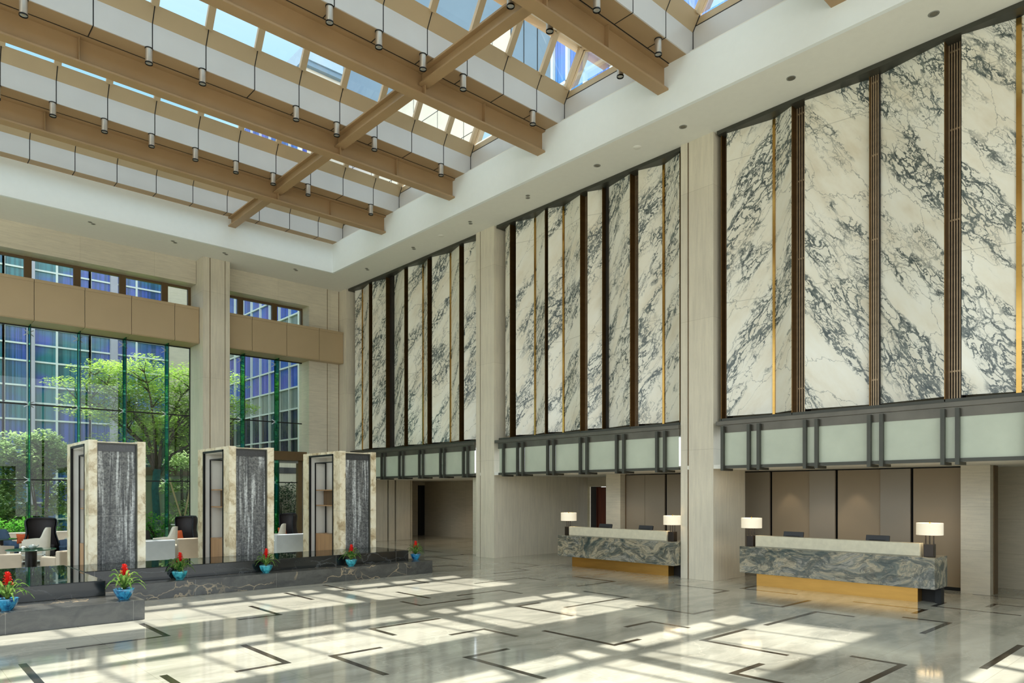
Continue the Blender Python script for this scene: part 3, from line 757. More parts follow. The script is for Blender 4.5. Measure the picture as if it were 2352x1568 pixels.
fx = [4.0+1.46*k for k in range(-8, 7)]
def window(n, x0, x1, label):
    r = struct(empty('window_%d' % n, ((x0+x1)/2, YG, 0)), label)
    ev = [x0]+[x for x in fx if x0+.2 < x < x1-.2]+[x1]
    zz = [.04, 2.655, 5.245, 7.90]
    for a, b in zip(ev, ev[1:]):
        m = MB()
        for z0, z1 in zip(zz, zz[1:]): m.poly([(a, YG, z0), (b, YG, z0), (b, YG, z1), (a, YG, z1)])
        m.build('glass_bay', M['cglass'], r)
    for x in ev[1:-1]:
        f = MB().box(x-.009, x+.009, YG-.42, YG-.02, 0, 7.93).build('glass_fin', M['fin'], r)
        MB().box(x-.02, x+.02, YG-.012, YG-.002, 0, 7.93).box(x-.013, x+.013, YG-.435, YG-.42, 0, 7.93).build('fin_edge', M['finedge'], f)
        m = MB()
        for z in (2.655, 5.245, 7.7):
            m.box(x-.035, x+.035, YG-.1, YG-.02, z-.05, z+.05)
            for s_ in (-1, 1):
                m.bar((x, YG-.06, z), (x+s_*.14, YG-.02, z+.1), .02, .02); m.bar((x, YG-.06, z), (x+s_*.14, YG-.02, z-.1), .02, .02)
        m.build('spider_fitting', M['steel'], f)
    m = MB()
    for z in (2.655, 5.245): m.box(x0, x1, YG-.02, YG+.02, z-.022, z+.022)
    m.box(x0, x1, YG-.03, YG+.03, 7.89, 7.93); m.box(x0, x1, YG-.03, YG+.03, 0, .05); m.box(x1-.03, x1, YG-.03, YG+.03, 0, 7.9)
    m.build('transom', M['blackm'], r)
    # clerestory
    cev = [x0]+[x-.03 for x in fx if x0+.2 < x < x1-.2]+[x1]
    m = MB(); m.box(x0, x1, YG-.06, YG+.06, 10.22, 10.40); m.box(x0, x1, YG-.06, YG+.06, 9.2, 9.34)
    for x in cev[1:-1]: m.box(x-.11, x+.11, YG-.08, YG+.06, 9.3, 10.3)
    m.box(x1-.1, x1+.02, YG-.08, YG+.06, 9.3, 10.3)
    m.build('clerestory_frame', M['wframe'], r)
    for a, b in zip(cev, cev[1:]):
        MB().poly([(a, YG, 9.3), (b, YG, 9.3), (b, YG, 10.3), (a, YG, 10.3)]).build('clerestory_pane', M['cglass'], r)
    return r
window(1, -8, 9.30, 'tall glass fin window wall left of the pilaster')
window(2, 10.31, 14.04, 'tall glass fin window right of the pilaster')
# bronze portal in the lower right window
r = empty('portal', (12.2, 29.0, 0), 'bronze clad portal header low in the right window bay', 'doorway')
MB().box(10.35, 14.0, YG-.5, YG+.35, 3.60, 3.98).build('header', M['wframe'], r)
MB().box(13.78, 13.95, YG-.12, YG+.1, 0, 3.6).build('jamb', M['wframe'], r)
MB().box(10.35, 13.8, YG-.1, YG+.1, 3.5, 3.6).build('white_rail', M['steel'], r)
# unseen left and rear walls, invented open to admit sky light: slender mullions
m = MB()
for y in range(-8, 29, 3): m.box(-8.1, -7.95, y, y+.12, 0, ZC)
m.box(-8.1, -7.95, -8, 28.6, 5.2, 5.35)
struct(m.build('wall_left', M['wframe'], origin=(-8, 10, 0)), 'slender mullions of the unseen left wall, left open for sky light')
m = MB()
for x in range(-8, 16, 3): m.box(x, x+.12, -8.1, -7.95, 0, ZC)
m.box(15.4, 23, -8.1, -7.95, 0, ZC)
struct(m.build('wall_front', M['wframe'], origin=(4, -8, 0)), 'slender mullions of the unseen rear wall, left open for sky light')
# ================================================================ RECEPTION DESKS
def desk(y0, y1, label):
    """y0..y1 extent of the stone block"""
    r = empty('reception_desk', (15.6, (y0+y1)/2, 0), label, 'reception desk')
    MB().box(15.15, 15.93, y0, y1, .325, .94).build('stone_front', M['desk'], r, bevel=.004)
    MB().box(15.55, 15.80, y0+.42, y1-.22, 0, .325).build('plinth', M['brass'], r)
    MB().box(15.62, 15.80, y0+.02, y0+.13, 0, .325).box(15.81, 15.86, y0+.13, y1-.1, 0, .325).build('rear_support', M['black'], r)
    MB().box(15.30, 15.52, y0+.31, y1-.32, .935, 1.2).box(15.30, 15.33, y0+.31, y1-.32, .94, .955).build('counter_ledge', M['cream'], r, bevel=.004)
    MB().box(15.52, 15.90, y0+.6, y1-.5, .935, .955).build('work_top', M['wood'], r)
    return r
desk(4.385, 8.50, 'green and brown marble reception desk on brass plinth, nearer to the right edge')
desk(10.36, 14.44, 'green and brown marble reception desk on brass plinth, half hidden behind the broad column')
def shade_mat():
    t = NT('lit_linen_shade'); p = t.obj()
    f = t.noise(t.mp(p, (60, 60, 60)), 1.0, 2).outputs[0]
    col = t.ramp(f, [(.3, lin((236, 224, 198))), (.7, lin((246, 238, 216)))])
    return t.bsdf(col, .8, emis=lin((255, 232, 196)), es=.32)
M['shade'] = shade_mat()
def make_lamp():
    r = empty('table_lamp', (0, 0, 0))
    MB().box(-.085, .085, -.085, .085, 0, .25).build('base', M['lampb'], r, bevel=.006)
    m = MB()
    for y in (-.07, 0, .07): m.cyl((0, y, .25), .011, .22, 10)
    m.build('stem', M['lampb'], r)
    MB().lathe([(.235, .43), (.235, .665)], (0, 0, 0), 40, cap=False).lathe([(.23, .665), (.23, .43)], (0, 0, 0), 40, cap=False).build('shade', M['shade'], r)
    MB().cyl((0, 0, .47), .008, .2, 8).box(-.23, .23, -.004, .004, .655, .66).lathe([(.012, .66), (.014, .69), (.004, .70)], (0, 0, 0), 10).build('finial', M['gold'], r)
    return r
M['lampb'] = plain('dark_bronze_lamp', (58, 52, 48), .25, metal=.7, var=.04)
lp = make_lamp(); k = 0
for y, z, lb in ((4.55, .941, 'white drum shade table lamp on the right end of the nearer desk'), (8.34, .941, 'white drum shade table lamp on the left end of the nearer desk, against the column'),
              (10.56, .941, 'white drum shade table lamp partly hidden behind the broad column'), (14.24, .941, 'white drum shade table lamp on the left end of the farther desk')):
    o = lp if k == 0 else copy_tree(lp); k += 1
    o.location = (15.42, y, z); tag(o, lb, 'lamp', 'table lamps on the reception desks')
    point('lamp_bulb', (15.42, y, z+.54), 9, (1, .8, .55), .04)
def make_monitor():
    r = empty('computer_monitor', (0, 0, 0))
    m = MB().prism([(-.02, -.26, .14), (.03, -.26, .12), (.09, -.26, .40), (.05, -.26, .42)], (0, .52, 0)); m.build('display', M['blackp'], r, bevel=.006)
    MB().prism([(-.024, -.18, .25), (-.02, -.18, .25), (.0, -.18, .31), (-.004, -.18, .31)], (0, .36, 0)).build('rear_vent', M['blackm'], r)
    MB().cyl((.06, 0, 0), .10, .015, 18).box(.03, .06, -.03, .03, .01, .2).build('stand', M['blackp'], r)
    return r
M['blackp'] = plain('black_plastic', (34, 34, 36), .35, var=.05)
mo = make_monitor(); k = 0
for y, lb in ((7.45, 'black computer monitor behind the left part of the nearer desk'), (5.62, 'black computer monitor behind the right part of the nearer desk'),
              (13.05, 'black computer monitor behind the farther desk, left one'), (11.62, 'black computer monitor behind the farther desk, right one')):
    o = mo if k == 0 else copy_tree(mo); k += 1
    o.location = (15.66, y, .955); o.scale = (.9, .9, .84); tag(o, lb, 'monitor', 'monitors on the reception desks')
# recessed spots washing the reception panels and corridor
for x, y in ((17.35, 8.6), (17.35, 6.9)): spot('niche_spot', (17.45, y, 2.74), (17.95, y, 1.2), 16, 50)
for y in (5.2, 7.6, 11.5, 13.6): spot('recess_downlight', (16.9, y, 2.76), (16.9, y, 0), 34, 110, rad=.1)
for x, y in ((18.5, 22), (19.5, 26), (17.5, 24.5)): spot('corridor_downlight', (x, y, 2.76), (x, y, 0), 40, 120, (1, .76, .5), rad=.1)
spot('cove', (20.9, 24.5, 2.7), (21.4, 24.5, 2.2), 18, 120, (1, .6, .3))

# ================================================================ POOLS
def pool(lbl, steps, blocks, waters):
    r = empty('reflecting_pool', (steps[0][0]*.5+steps[0][1]*.5, steps[0][2], 0), lbl, 'pool')
    m = MB()
    for s_ in steps: m.box(*s_)
    m.build('step', M['stoneg'], r, bevel=.006)
    m = MB()
    for s_ in blocks: m.box(*s_)
    m.build('rim_block', M['stoneb'], r, bevel=.012)
    m = MB()
    for x0, x1, y0, y1, z in waters: m.poly([(x0, y0, z), (x1, y0, z), (x1, y1, z), (x0, y1, z)])
    m.build('water', M['water'], r)
    return r
pool('near black stone reflecting pool with grey stone step, at the left edge', [(-6, 3.52, 13.28, 16.3, 0, .34)], [(-6, 3.14, 14.30, 17.95, .335, .615)], [(-6, 3.11, 14.33, 17.93, .6165)])
pool('long black stone reflecting pool with grey stone step under the water walls', [(3.53, 11.4, 15.62, 17.5, 0, .34)], [(3.15, 10.95, 16.12, 17.75, .335, .615)], [(3.16, 10.92, 16.15, 17.74, .6165)])

# ================================================================ WATER WALL TOWERS
def tower(x, label):
    y = 17.8; W = 1.165; D = 2.3; H = 3.39
    r = empty('water_wall_tower', (x+W/2, y+D/2, 0), label, 'water feature', 'stone towers with water walls and shelves')
    m = MB()
    m.box(x, x+.17, y, y+.40, 0, H); m.box(x+W-.17, x+W, y, y+D, 0, H)          # front jambs / right side
    m.box(x, x+.17, y+1.93, y+D, 0, H); m.box(x, x+.17, y+.40, y+1.93, H-.07, H) # left face posts + head
    m.box(x+.17, x+W-.17, y+.3, y+D, H-.06, H-.01)
    m.build('stone_frame', M['spot'], r, bevel=.004)
    MB().box(x+.17, x+W-.17, y+.10, y+.14, .3, H-.06).build('water_wall', M['wet'], r)
    MB().box(x+.17, x+W-.17, y+.05, y+.10, H-.08, H-.05).box(x+W-.2, x+W-.172, y+.04, y+.1, .3, H-.08).build('spout_rail', M['dark'], r)
    MB().box(x+.17, x+W-.17, y+.085, y+.1, H-.24, H-.08).build('spout_zone', M['wetdark'], r)
    # cabinet niche on the left face
    ya, yb = y+.42, y+1.91
    MB().box(x-.006, x+.05, ya, ya+.045, 0, H-.07).box(x-.006, x+.05, yb-.045, yb, 0, H-.07).box(x-.006, x+.05, ya, yb, H-.12, H-.07).build('outer_frame', M['blackm'], r)
    MB().box(x+.55, x+.57, ya, yb, 0, H-.12).box(x+.05, x+.55, ya, ya+.01, 0, H-.12).box(x+.05, x+.55, yb-.01, yb, 0, H-.12).box(x+.05, x+.55, ya, yb, H-.14, H-.12).build('niche_lining', M['niche'], r)
    fx_ = x+.16; yc, yd = ya+.05, yb-.05
    MB().box(fx_, fx_+.03, yc, yc+.03, 0, 3.12).box(fx_, fx_+.03, yd-.03, yd, 0, 3.12).box(fx_, fx_+.03, yc, yd, 3.09, 3.12).box(x+.50, x+.53, yc, yc+.03, 0, 3.12).box(x+.50, x+.53, yd-.03, yd, 0, 3.12).box(fx_, x+.53, yc, yc+.03, 3.09, 3.12).box(fx_, x+.53, yd-.03, yd, 3.09, 3.12).build('display_frame', M['blackm'], r)
    MB().box(fx_+.03, x+.53, yc+.03, yd-.03, 2.27, 2.30).box(fx_+.03, x+.53, yc+.03, yd-.03, 1.81, 1.84).build('shelf', M['wood'], r)
    MB().box(fx_+.28, x+.52, yc+.03, yd-.03, 1.84, 2.27).build('brown_box', M['woodd'], r)
    MB().box(fx_+.02, x+.53, yc+.02, yd-.02, 0, .98).build('cupboard', M['wood'], r)
    return r
M['wetdark'] = plain('wet_dark_granite', (62, 62, 62), .25, var=.3, sc=30)
tower(3.573, 'leftmost stone tower with streaked water wall and shelf niche'); tower(6.675, 'middle stone tower with speckled water wall and shelf niche'); tower(9.78, 'rightmost stone tower with water wall, nearest the marble wall')

# ================================================================ BROMELIADS
def ribbon(m, base, ang, length, lift, droop, wid, seed=0):
    rows = []; rr = random.Random(seed); n = 9
    dx, dy = math.cos(ang), math.sin(ang); sx, sy = -dy, dx
    for i in range(n):
        t = i/(n-1); r_ = length*(t**.85); z = lift*math.sin(min(t*1.35, 1)*math.pi/2)-droop*t**2.6
        wd = wid*(.55+.6*math.sin(min(1, t*1.6+.15)*math.pi*.5))*(1-t**3)+.002
        p = Vector((base[0]+dx*r_, base[1]+dy*r_, base[2]+z))
        rows.append([(p.x+sx*wd, p.y+sy*wd, p.z+.006), (p.x, p.y, p.z-.006), (p.x-sx*wd, p.y-sy*wd, p.z+.006)])
    m.strip(rows)
def bromeliad(x, y, z, label, potm, s=1.0, seed=0, fl=1):
    r = empty('potted_bromeliad', (x, y, z), label, 'potted plant', 'red bromeliads in blue pots on the pool step')
    rr = random.Random(seed); c = (x, y, z)
    m = MB(); n = 28
    prof = [(.07, 0), (.075, .012), (.085, .02), (.118, .07), (.138, .12), (.146, .15), (.15, .165), (.142, .168), (.128, .15)]
    vs = []; fs = []
    for r_, h in prof:
        for i in range(n):
            t = 2*math.pi*i/n; k_ = 1+.035*math.cos(8*t)*(1 if h > .03 else 0)
            vs.append((x+r_*s*k_*math.cos(t), y+r_*s*k_*math.sin(t), z+h*s))
    for k in range(len(prof)-1):
        for i in range(n): fs.append((k*n+i, k*n+(i+1) % n, (k+1)*n+(i+1) % n, (k+1)*n+i))
    m.add(vs, fs, True); m.add([vs[i] for i in range(n)], [list(range(n))[::-1]]); m.build('pot', potm, r)
    MB().cyl((x, y, z+.13*s), .128*s, .012, 20).build('soil', M['soil'], r)
    m = MB(); nl = 24
    for i in range(nl):
        a = i*2.39996+rr.uniform(-.2, .2); q = i/nl
        ribbon(m, (x, y, z+.15*s), a, (.30-.12*q)*s*rr.uniform(.85, 1.15), (.16+.16*q)*s*rr.uniform(.9, 1.1), (.16*(1-q)+.02)*s, .016*s, i)
    m.build('leaves', M['brom'], r)
    hz = z+.16*s; top = z+.46*s
    MB().tube([(x, y, hz), (x+.004, y, hz+.1*s), (x+.008, y, top-.08*s)], [.016*s, .018*s, .024*s], 8).build('flower_stem', M['redst'], r)
    m = MB()
    for i in range(34):
        a = i*2.39996; q = i/34
        ribbon(m, (x+.008, y, top-.12*s+.12*q*s), a, (.085-.05*q)*s, .07*s*(.4+q), (.03*(1-q))*s, .015*s, i)
    m.build('flower', M['redfl'], r)
    return r
M['brom'] = leaf('bromeliad_leaf', (38, 96, 40), (150, 178, 96), 14)
M['redfl'] = plain('red_bract', (226, 40, 30), .4, var=.15, sc=14); M['redst'] = plain('red_stem', (176, 48, 44), .5, var=.2)
M['soil'] = plain('soil', (48, 38, 28), .9, var=.3, sc=40)
def glaze(name, c1, c2):
    t = NT(name); f = t.noise(t.mp(t.pos(), (16, 16, 7)), 1.0, 4, .6, .5).outputs[0]
    return t.bsdf(t.ramp(f, [(.35, lin(c1)), (.62, lin(c2))]), .12, spec=.7, coat=.5)
M['potb'] = glaze('blue_glaze', (16, 58, 110), (60, 160, 200)); M['pott'] = glaze('teal_glaze', (20, 100, 120), (80, 190, 200))
for a in ((1.60, 13.62, 'potb', 'red bromeliad in ribbed blue pot cut by the left edge of the picture', 1.1, 1), (3.27, 13.60, 'potb', 'red bromeliad in ribbed blue pot at the corner of the near step', 1.12, 2),
          (4.91, 15.92, 'pott', 'red bromeliad in turquoise pot in front of the gap between left and middle towers', 1.05, 3), (6.81, 15.90, 'pott', 'red bromeliad in teal pot in front of the middle tower', 1.02, 4),
          (9.02, 15.86, 'pott', 'red bromeliad in teal pot in front of the rightmost tower', 1.0, 5), (11.2, 16.15, 'potb', 'red bromeliad in blue pot at the right end of the long pool', .95, 6)):
    bromeliad(a[0], a[1], .34, a[3], M[a[2]], a[4], a[5])
for x in (4.02, 4.16): pass
# ================================================================ LOUNGE FURNITURE
M['creamf'] = plain('cream_upholstery', (222, 214, 196), .8, var=.04, sc=5, bump=.1)
M['beigef'] = plain('beige_upholstery', (186, 172, 152), .8, var=.04, sc=5, bump=.1)
M['greyf'] = plain('pale_grey_upholstery', (178, 186, 190), .75, var=.04, sc=5, bump=.1)
M['blackf'] = plain('black_upholstery', (44, 38, 38), .6, var=.15, sc=4)
M['blackb'] = plain('black_piping', (24, 32, 40), .5, var=.1)
M['bluef'] = plain('slate_blue_upholstery', (74, 98, 124), .7, var=.1, sc=6)
M['orange'] = plain('orange_cushion_fabric', (206, 92, 44), .8, var=.12, sc=9)
M['greentop'] = plain('dark_green_table_top', (34, 70, 52), .08, var=.1, spec=.8)
M['whitet'] = plain('white_table_top', (224, 228, 222), .15, var=.03)
M['legs'] = plain('dark_timber_leg', (52, 34, 28), .4, var=.1)
M['china'] = plain('white_china', (236, 236, 230), .15, var=.01)
M['smoke'] = plain('pale_smoky_glass', (150, 160, 156), .08, metal=.3, var=.05)
LP = 'furniture in the lounge by the window'

def rot(o, a): o.rotation_euler = (0, 0, R(a)); return o
def sofa(x, y, w, h, mat, ang, label, d=.8, arm=.14):
    """open side faces local +Y; the back is toward local -Y"""
    r = empty('armchair', (0, 0, 0), label, 'armchair')
    m = MB(); m.box(-w/2, w/2, -d/2, -d/2+.16, .12, h); m.build('backrest', mat, r, bevel=.03)
    for s_ in (-1, 1): MB().box(s_*w/2, s_*(w/2-arm), -d/2+.16, d/2, .12, h*.78).build('arm', mat, r, bevel=.03)
    MB().box(-w/2+arm, w/2-arm, -d/2+.16, d/2, .12, .36).build('base', mat, r, bevel=.02)
    MB().box(-w/2+arm+.01, w/2-arm-.01, -d/2+.17, d/2+.02, .36, .48).build('seat_cushion', mat, r, bevel=.04)
    for sx in (-1, 1):
        for sy in (-1, 1): MB().cyl((sx*(w/2-.08), sy*(d/2-.08), 0), .02, .12, 8).build('leg', M['legs'], r)
    r.location = (x, y, 0); return rot(r, ang)
def tub(x, y, mat, ang, label, s=1.0, hb=.95, ha=.66):
    """curved-back dining armchair, faces local +Y"""
    r = empty('tub_chair', (0, 0, 0), label, 'armchair'); n = 24
    outer = []; inner = []
    def ring(rad, k):
        rows = []
        for i in range(n+1):
            t = math.pi*(1.0+i/n) ; c, s_ = math.cos(t), math.sin(t)
            b = abs(s_)**1.6; h = ha+(hb-ha)*b
            rows.append((rad*c*s, rad*s_*s*.98, h*s))
        return rows
    path = []
    for i in range(n+1):
        t = math.pi*(1+i/n); path.append((math.cos(t), math.sin(t)))
    def top(i):
        q = min(1, max(0, (abs(path[i][1])-.35)/.5)); return ha+(hb-ha)*q*q*(3-2*q)
    ext = [(-1, .75)]+path+[(1, .75)]
    hs = [ha*.96]+[top(i) for i in range(n+1)]+[ha*.96]
    ro, ri = .36*s, .29*s
    rows = [[(px*ro, py*ro, .14*s) for px, py in ext], [(px*ro*(1+.06*(h_-.5)), py*ro*(1+.16*(h_-.5)), h_*s) for (px, py), h_ in zip(ext, hs)],
            [(px*ri*(1+.06*(h_-.5)), py*ri*(1+.16*(h_-.5)), h_*s) for (px, py), h_ in zip(ext, hs)], [(px*ri, py*ri, .40*s) for px, py in ext]]
    m = MB().strip(rows)
    for e in (0, -1): m.poly([rw[e] for rw in rows])
    m.build('shell', mat, r)
    MB().box(-.29*s, .29*s, -.27*s, .30*s, .14*s, .38*s).build('base', mat, r, bevel=.02)
    MB().box(-.28*s, .28*s, -.24*s, .32*s, .38*s, .47*s).build('seat_cushion', mat, r, bevel=.03)
    for sx in (-1, 1):
        for sy in (-1, 1): MB().cyl((sx*.25*s, sy*.24*s, 0), .018, .15*s, 8).build('leg', M['legs'], r)
    r.location = (x, y, 0); return rot(r, ang)
def wingback(x, y, ang, label, h=1.36, w=.92, cushion=None):
    """tall hourglass shell of channelled black leather, faces local +Y"""
    r = empty('wingback_chair', (0, 0, 0), label, 'armchair', 'black wingback chairs in the lounge'); n = 22
    levels = [(.10, .50), (.3, .53), (.5, .50), (.7, .44), (.85, .405), (1.0, .41), (1.15, .435), (1.25, .44), (1.31, .425), (1.34, .39)]
    k = h/1.34
    rows = []; inn = []
    for z, rad in levels:
        rw = []; ri = []
        for i in range(n+1):
            t = math.pi*(.92+1.16*i/n); ch = 1-.035*abs(math.cos(i/n*math.pi*5))
            fw = (1-abs(math.sin(t)))
            zz = z*k-.05*fw*max(0, z-.7)
            rw.append((rad*math.cos(t)*ch*w/.92, rad*.82*math.sin(t)*ch, zz)); ri.append(((rad-.06)*math.cos(t)*w/.92, (rad*.82-.06)*math.sin(t), zz))
        rows.append(rw); inn.append(ri)
    m = MB().strip(rows+[inn[-1]]+inn[::-1]); m.build('shell', M['blackf'], r)
    p = rows[-1]; MB().tube([(a[0]*.97, a[1]*.97, a[2]+.004) for a in p], .02, 6).tube([(rw[0][0], rw[0][1], rw[0][2]) for rw in rows], .018, 6).tube([(rw[-1][0], rw[-1][1], rw[-1][2]) for rw in rows], .018, 6).build('piping', M['blackb'], r)
    MB().box(-.36*w, .36*w, -.3, .28, .12, .36).build('base', M['blackf'], r, bevel=.02)
    MB().box(-.35*w, .35*w, -.28, .3, .36, .48).build('seat_cushion', M['blackf'], r, bevel=.04)
    for sx in (-1, 1):
        for sy in (-1, 1): MB().cyl((sx*.3, sy*.22, 0), .018, .12, 8).build('leg', M['legs'], r)
    r.location = (x, y, 0); return rot(r, ang)
def cushion(x, y, z, ang, label, s=.4):
    m = MB(); n = 10; rows = []
    for i in range(n+1):
        rw = []
        for j in range(n+1):
            u, v = i/n*2-1, j/n*2-1
            e = ((1-u**4)*(1-v**4))**.5
            rw.append((u*s/2*(1-.08*(1-abs(v))), .075*e, v*s/2*(1-.08*(1-abs(u)))+s/2))
        rows.append(rw)
    m.strip(rows); m.strip([[(a[0], -a[1], a[2]) for a in rw] for rw in rows])
    o = m.build('cushion', M['orange'], origin=(0, 0, 0)); o.location = (x, y, z); o.rotation_euler = (R(-14), 0, R(ang))
    return tag(o, label, 'cushion', 'orange cushions in the lounge')
def rtable(x, y, rad, h, label, top, col):
    r = empty('round_table', (x, y, 0), label, 'table')
    MB().lathe([(rad-.02, h-.03), (rad, h-.02), (rad, h-.006), (rad-.01, h)], (x, y, 0), 44).build('table_top', top, r)
    MB().cyl((x, y, .03), .13, h-.07, 24).build('pedestal', col, r)
    MB().lathe([(.3, 0), (.3, .02), (.1, .045)], (x, y, 0), 32).build('foot', col, r)
    return r
rtable(3.10, 22.0, .56, .73, 'round dark green topped table left of the leftmost tower', M['greentop'], M['blackm'])
sofa(2.28, 21.3, .95, .70, M['beigef'], 0, 'low beige armchair at the left edge, in front of the round green table', .75)
sofa(3.80, 21.35, .95, .72, M['beigef'], 25, 'low beige armchair between the round green table and the leftmost tower', .75)
tub(3.78, 26.2, M['creamf'], 80, 'cream armchair in front of the large black wingback', 1.12, .99, .68)
tub(2.75, 25.4, M['beigef'], -70, 'beige armchair behind the round green table, at the left edge', 1.0, .84, .66)
wingback(4.20, 27.85, 180, 'large black wingback chair with its back turned, left of the towers', 1.36, .98)
cushion(3.72, 28.0, .52, 160, 'orange cushion peeping out beside the large black wingback', .34)
rtable(2.95, 27.0, .5, .76, 'round pale topped table by the window at the left edge', M['greentop'], M['legs'])
tub(3.25, 28.3, M['bluef'], 200, 'slate blue chair left of the large black wingback', .9, 1.1, .66)
tub(5.0, 27.5, M['bluef'], 100, 'slate blue chair just left of the leftmost tower', .9, 1.2, .7)
rtable(5.0, 26.6, .34, .72, 'small white topped table just left of the leftmost tower', M['whitet'], M['legs'])
for dx, dy in ((-.12, .02), (.1, -.06)):
    pass
o = MB().lathe([(.03, 0), (.075, .03), (.09, .07), (.06, .11), (.02, .125)], (0, 0, 0), 20).tube([(.08, 0, .05), (.13, 0, .08), (.15, 0, .11)], .012, 6).tube([(-.08, 0, .09), (-.13, 0, .08), (-.1, 0, .03)], .009, 6).build('teapot', M['smoke'], origin=(0, 0, 0))
o.location = (3.12, 21.95, .73); tag(o, 'small glass teapot on the round green table', 'teapot')
o = MB().lathe([(.02, 0), (.035, .03), (.04, .07), (.036, .07), (.03, .02)], (0, 0, 0), 16).build('cup', M['china'], origin=(0, 0, 0)); o.location = (2.94, 22.1, .73); tag(o, 'white cup on the round green table', 'cup')
# between left and middle tower
sofa(5.88, 21.7, 1.15, .86, M['greyf'], 0, 'pale grey armchair back right of the leftmost tower', .8)
sofa(7.02, 21.75, .95, .88, M['beigef'], 0, 'beige armchair back left of the middle tower', .8)
tub(7.02, 24.4, M['creamf'], 75, 'cream armchair behind the pale grey armchair, right of the leftmost tower', 1.1, 1.0, .68)
wingback(8.35, 26.4, 120, 'black wingback chair partly hidden by the middle tower', 1.36, .9)
cushion(8.08, 26.25, .48, 120, 'orange cushion on the wingback beside the middle tower', .42)
rtable(8.75, 28.0, .42, 1.02, 'tall white topped bar table by the window, left of the middle tower', M['whitet'], M['blackm'])
rtable(6.4, 23.6, .45, .73, 'white topped table between the leftmost tower and the cream chair', M['whitet'], M['legs'])
tub(7.2, 27.7, M['blackf'], 0, 'dark chair by the window right of the leftmost tower', .9, .95, .66)
# between middle and right tower
sofa(9.98, 21.7, 1.05, .88, M['greyf'], 0, 'pale grey armchair back between the middle and right towers', .8)
tub(11.05, 25.0, M['creamf'], 60, 'cream armchair between the middle and right towers', 1.0, 1.06, .68)
wingback(12.0, 26.0, 110, 'black wingback chair between the middle and right towers', 1.40, .8)
cushion(11.72, 25.75, .48, 110, 'orange cushion on the wingback between middle and right towers', .40)
# display shelf in the lounge
def bookcase(x, y, label):
    r = empty('low_bookcase', (x, y, 0), label, 'bookcase')
    m = MB(); m.box(x-.45, x-.41, y-.15, y+.15, 0, .56); m.box(x+.41, x+.45, y-.15, y+.15, 0, .56)
    for z in (.02, .2, .38, .54): m.box(x-.45, x+.45, y-.15, y+.15, z, z+.02)
    m.build('case', M['whitet'], r)
    return r
bookcase(3.35, 24.6, 'low white shelf unit seen under the round green table')

# ================================================================ OUTDOORS
struct(bx(-60, 70, 29.2, 90, -.25, -.06).build('ground', plain('lawn_ground', (92, 120, 62), .9, var=.25, sc=3), origin=(5, 60, -.2)), 'lawn outside the window wall')
struct(bx(-60, 70, -60, -8.2, -.25, -.06).build('ground', plain('paving_outside', (186, 184, 176), .9, var=.05, sc=1), origin=(5, -30, -.2)), 'paving outside the open rear wall')
struct(bx(-60, -8.2, -8.2, 29.2, -.25, -.06).build('ground', plain('paving_side', (176, 180, 168), .9, var=.05, sc=1), origin=(-30, 10, -.2)), 'paving outside the open left wall')
struct(bx(-20, 16.4, 29.2, 31.8, -.06, 0.0).build('terrace', plain('terrace_stone', (214, 206, 196), .7, var=.06, sc=2), origin=(0, 30, -.06)), 'pale terrace paving outside the windows')
o = MB().box(-20, 8.0, 31.9, 32.2, -.06, .62).box(-20, 8.0, 31.85, 32.25, .62, .70).build('garden_wall', plain('pale_garden_wall', (206, 194, 182), .8, var=.06, sc=3))
tag(o, 'low pale stone planter wall in front of the bushes', 'wall')

def leaves(m, c, rad, n, size, rr, flat=.6):
    vs = m.v; fs = m.f
    for _ in range(n):
        while True:
            u = Vector((rr.uniform(-1, 1), rr.uniform(-1, 1), rr.uniform(-1, 1)))
            if .25 < u.length < 1: break
        p = (c[0]+u.x*rad[0], c[1]+u.y*rad[1], c[2]+u.z*rad[2])
        a = rr.uniform(0, 6.28); t = rr.uniform(-flat, flat); s_ = size*rr.uniform(.6, 1.3)
        d = Vector((math.cos(a), math.sin(a), t)).normalized()*s_
        e = d.cross(Vector((rr.uniform(-.4, .4), rr.uniform(-.4, .4), 1))).normalized()*s_*.5
        k = len(vs)
        vs += [(p[0]-d.x, p[1]-d.y, p[2]-d.z), (p[0]+e.x, p[1]+e.y, p[2]+e.z), (p[0]+d.x, p[1]+d.y, p[2]+d.z), (p[0]-e.x, p[1]-e.y, p[2]-e.z)]
        fs.append([k, k+1, k+2, k+3]); m.sm.append(False)
M['lfA'] = leaf('feathery_leaf', (120, 168, 62), (206, 232, 128), .8)
M['lfB'] = leaf('bush_leaf', (96, 140, 72), (206, 228, 168), 1.4)
M['lfC'] = leaf('groundcover_leaf', (52, 136, 44), (140, 206, 90), 2)
M['lfD'] = leaf('dark_hedge_leaf', (22, 44, 34), (84, 112, 84), 3)
M['bark'] = plain('dark_bark', (62, 58, 48), .9, var=.3, sc=8); M['barkt'] = plain('trunk_bark_teal', (40, 92, 92), .8, var=.3, sc=6); M['stake'] = plain('bare_pole', (176, 158, 116), .8, var=.1)

